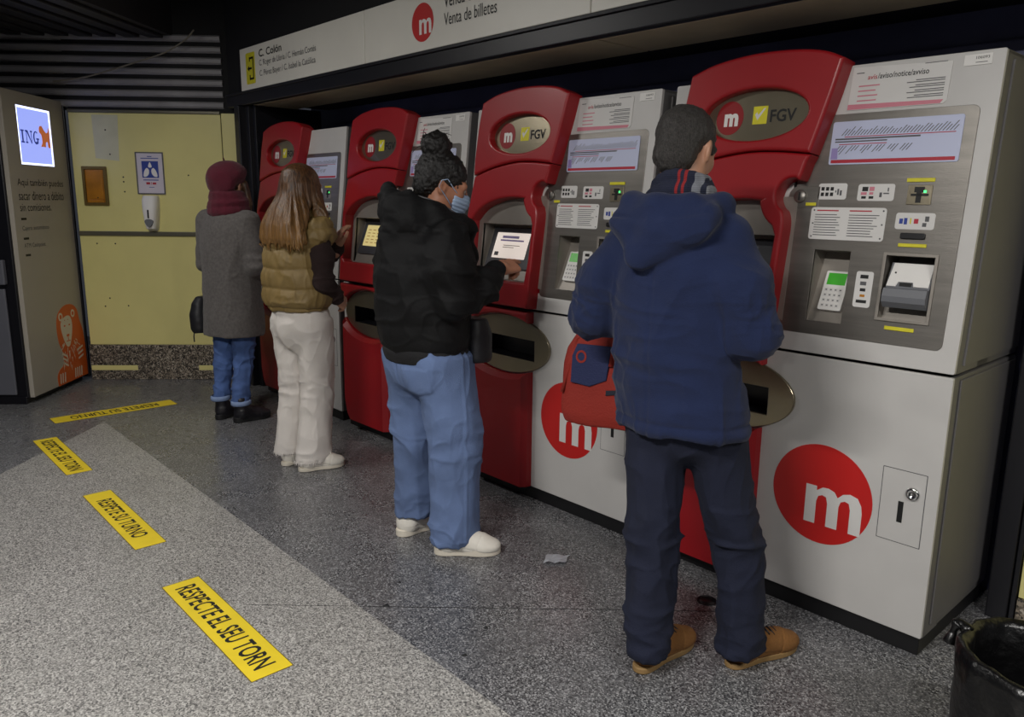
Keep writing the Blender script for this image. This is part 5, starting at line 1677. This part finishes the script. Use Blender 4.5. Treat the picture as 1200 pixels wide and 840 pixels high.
# ================================================================== WOMAN IN GREY COAT AND BERET
def build_w1():
    T = place('person', (-5.00, -.46), 25, 'woman in burgundy beret and scarf and long grey coat at the furthest machine')
    hc = (.005, .045, 1.525); HR = rotm(.0, .18, 0)
    armR = [(.160, .0, 1.30), (.222, -.01, 1.03), (.13, .185, 1.02)]
    armL = [(-.165, .0, 1.30), (-.215, .02, 1.04), (-.10, .20, 1.05)]
    legR = [(.075, .0, .80), (.070, .0, .45), (.107, -.10, .08)]
    legL = [(-.080, .0, .80), (-.085, -.01, .45), (-.065, -.10, .08)]
    f = Field((-.30, -.28, .03), (.30, .40, 1.68), .006)
    underbody(f, (.0, .0, .86), (.0, .0, 1.20), (.0, .02, 1.38), (armL[0], armR[0]), (armL, armR), (legL, legR), .9)
    head(f, hc, HR, True)
    f.cap((.0, .0, 1.34), (.003, .025, 1.47), .048, .046, .03)
    ex = [hand(armL[2], (.3, .85, .1), (-.8, .3, .4), 1, RELAX, .0035), hand(armR[2], (-.25, .9, .1), (.8, .3, .4), -1, RELAX, .0035)]
    body = soft('body', f, 'skin', T, extra=ex)
    eyes(hc, HR, body)
    h = Field((-.17, -.16, 1.20), (.19, .22, 1.66), .005)
    h.at(hc, HR)
    h.ell((0, -.015, .030), (.083, .103, .086), .015); h.ell((0, .13, -.05), (.08, .085, .115), .012, sub=True)
    h.cap((.078, .030, .02), (.092, .055, -.10), .020, .026, .02); h.cap((.092, .055, -.10), (.098, .07, -.21), .026, .012, .02)
    h.cap((-.078, .030, .02), (-.092, .055, -.10), .020, .026, .02); h.cap((-.092, .055, -.10), (-.098, .07, -.21), .026, .012, .02)
    h.at()
    soft('hair', h, 'hair_dull', T, disp=lambda V: .005*vnoise(V*np.array((60, 60, 12))))
    k = Field(np.array(hc)-.16, np.array(hc)+.16, .005)
    k.at(hc, HR)
    k.ell((0, .030, -.045), (.070, .080, .060), .02); k.ell((0, .085, -.040), (.028, .040, .042), .03)
    k.ell((0, .010, -.050), (.080, .058, .100), .010, sub=True)
    k.plane((0, .09, -.008), (0, -.25, 1)); k.plane((0, .06, -.112), (0, .1, -1)); k.at()
    soft('face_mask', k, 'mask_blue', T)
    # beret, soft and hanging back
    b = Field((-.18, -.20, 1.44), (.18, .24, 1.75), .005)
    b.at(hc, HR)
    b.ell((-.008, -.045, .070), (.122, .125, .080), .03, R=np.array(Matrix.Rotation(.38, 3, 'X')))
    b.ell((-.012, -.080, .005), (.108, .072, .085), .03)
    b.ell((0, -.016, .030), (.090, .108, .050), .02)
    b.ell((0, .14, -.02), (.085, .09, .075), .015, sub=True)
    b.plane((0, -.02, -.035), (0, .25, -1)); b.at()
    bt = soft('beret', b, 'burgundy', T, disp=lambda V: .006*folds(V, (10, 10, 10), 21)-.003)
    p = np.array(hc) + HR @ np.array((-.02, -.055, .148))
    tube('beret_stalk', [p, p+np.array((-.003, -.003, .012)), p+np.array((-.008, -.004, .022))], .004, 'burgundy', bt, n=6)
    # scarf
    s = Field((-.20, -.20, 1.28), (.20, .22, 1.54), .005)
    for j, (z, r, t) in enumerate(((1.378, .098, .038), (1.412, .094, .038), (1.448, .089, .034), (1.480, .084, .026))):
        n = 18
        s.chain([(.0+r*math.cos(2*PI*i/n), .012+r*.92*math.sin(2*PI*i/n), z+.012*math.sin(2*PI*i/n+1.5*j)) for i in range(n+1)], [t]*(n+1), .010)
    soft('scarf', s, 'burgundy', T, disp=lambda V: .004*folds(V, (8, 8, 22), 22)-.001)
    # coat
    f = Field((-.34, -.28, .50), (.34, .32, 1.46), .006)
    f.loft([(.565, .0, .0, .195, .165), (.60, .0, .0, .197, .166), (.80, .0, .0, .190, .152), (1.0, -.002, -.002, .185, .145), (1.15, -.002, -.004, .188, .142), (1.27, -.002, -.004, .182, .128), (1.35, .0, .002, .135, .10), (1.40, .0, .012, .09, .085)], .03, e=2.3)
    for a in (armR, armL): f.chain(a, [.078, .066, .056], .035)
    def cdp(V):
        d = .006*folds(V, (6, 6, 2.4), 23)-.004+.007*crease(V, (5, 5, 2.5), 93)
        arm = np.clip((np.abs(V[:, 0])-.17)/.05, 0, 1)
        return d + arm*.006*np.sin(V[:, 2]*60+4*vnoise(V*7))*np.clip(1-np.abs(V[:, 2]-1.06)/.14, 0, 1)
    soft('coat', f, 'grey_wool', T, disp=cdp)
    # jeans and boots
    f = Field((-.24, -.24, .06), (.24, .20, .90), .006)
    f.loft([(.66, 0, 0, .14, .105), (.85, 0, 0, .15, .115)], .03)
    f.loft([(.115, .107, -.100, .052, .062), (.20, .086, -.075, .050, .058), (.32, .078, -.035, .058, .066), (.46, .072, -.005, .062, .070), (.60, .072, .0, .072, .082), (.80, .075, 0, .08, .09)], .025)
    f.loft([(.130, -.066, -.098, .050, .060), (.20, -.068, -.078, .050, .058), (.32, -.078, -.040, .058, .066), (.46, -.085, -.012, .062, .070), (.60, -.084, -.004, .072, .082), (.80, -.08, 0, .08, .09)], .025)
    jn = soft('jeans', f, 'denim_mid', T, disp=lambda V: .006*folds(V, (9, 9, 12), 24)-.004+.010*crease(V, (9, 9, 12), 91))
    for (cx, cy, z) in ((.106, -.098, .13), (-.0665, -.095, .145)):
        lathe('turn_up', [(.054, -.016), (.061, -.011), (.061, .011), (.054, .016)], 'denim_fade', jn, M=Matrix.Translation((cx, cy, z)) @ Matrix.Scale(1.15, 4, (0, 1, 0)), n=24, caps=False)
    shoe(T, (.086, -.152), (.190, .080), 'boot_black', 'sole_black', .045, .036, 1.04, None, 'boot')
    shoe(T, (-.062, -.150), (-.050, .105), 'boot_black', 'sole_black', .045, .036, 1.04, None, 'boot')
    return T
build_w1()
rb = empty('handbag', (-5.00, -.46, 0), math.radians(25), 'black handbag hanging at the left hip of the woman in grey coat', 'bag')
f = Field((-.40, -.26, .48), (-.10, .14, .92), .006)
f.loft([(.575, -.200, -.05, .050, .09), (.60, -.200, -.05, .056, .105), (.70, -.205, -.05, .056, .108), (.77, -.205, -.05, .046, .09), (.81, -.205, -.045, .030, .055)], .02, e=3)
soft('bag_body', f, 'bag_black', rb, disp=lambda V: .004*folds(V, (7, 7, 7), 30)-.001)
tube('bag_strap', sp3([(-.205, -.02, .80), (-.212, .0, .88), (-.235, .045, .97), (-.262, .06, 1.05), (-.240, .085, 1.08), (-.222, .07, .97), (-.21, .04, .88), (-.205, .015, .80)], 5), .008, 'bag_black', rb)
tube('strap_end', [(-.22, -.13, .595), (-.225, -.135, .55), (-.22, -.138, .515)], .004, 'bag_black', rb, n=6)
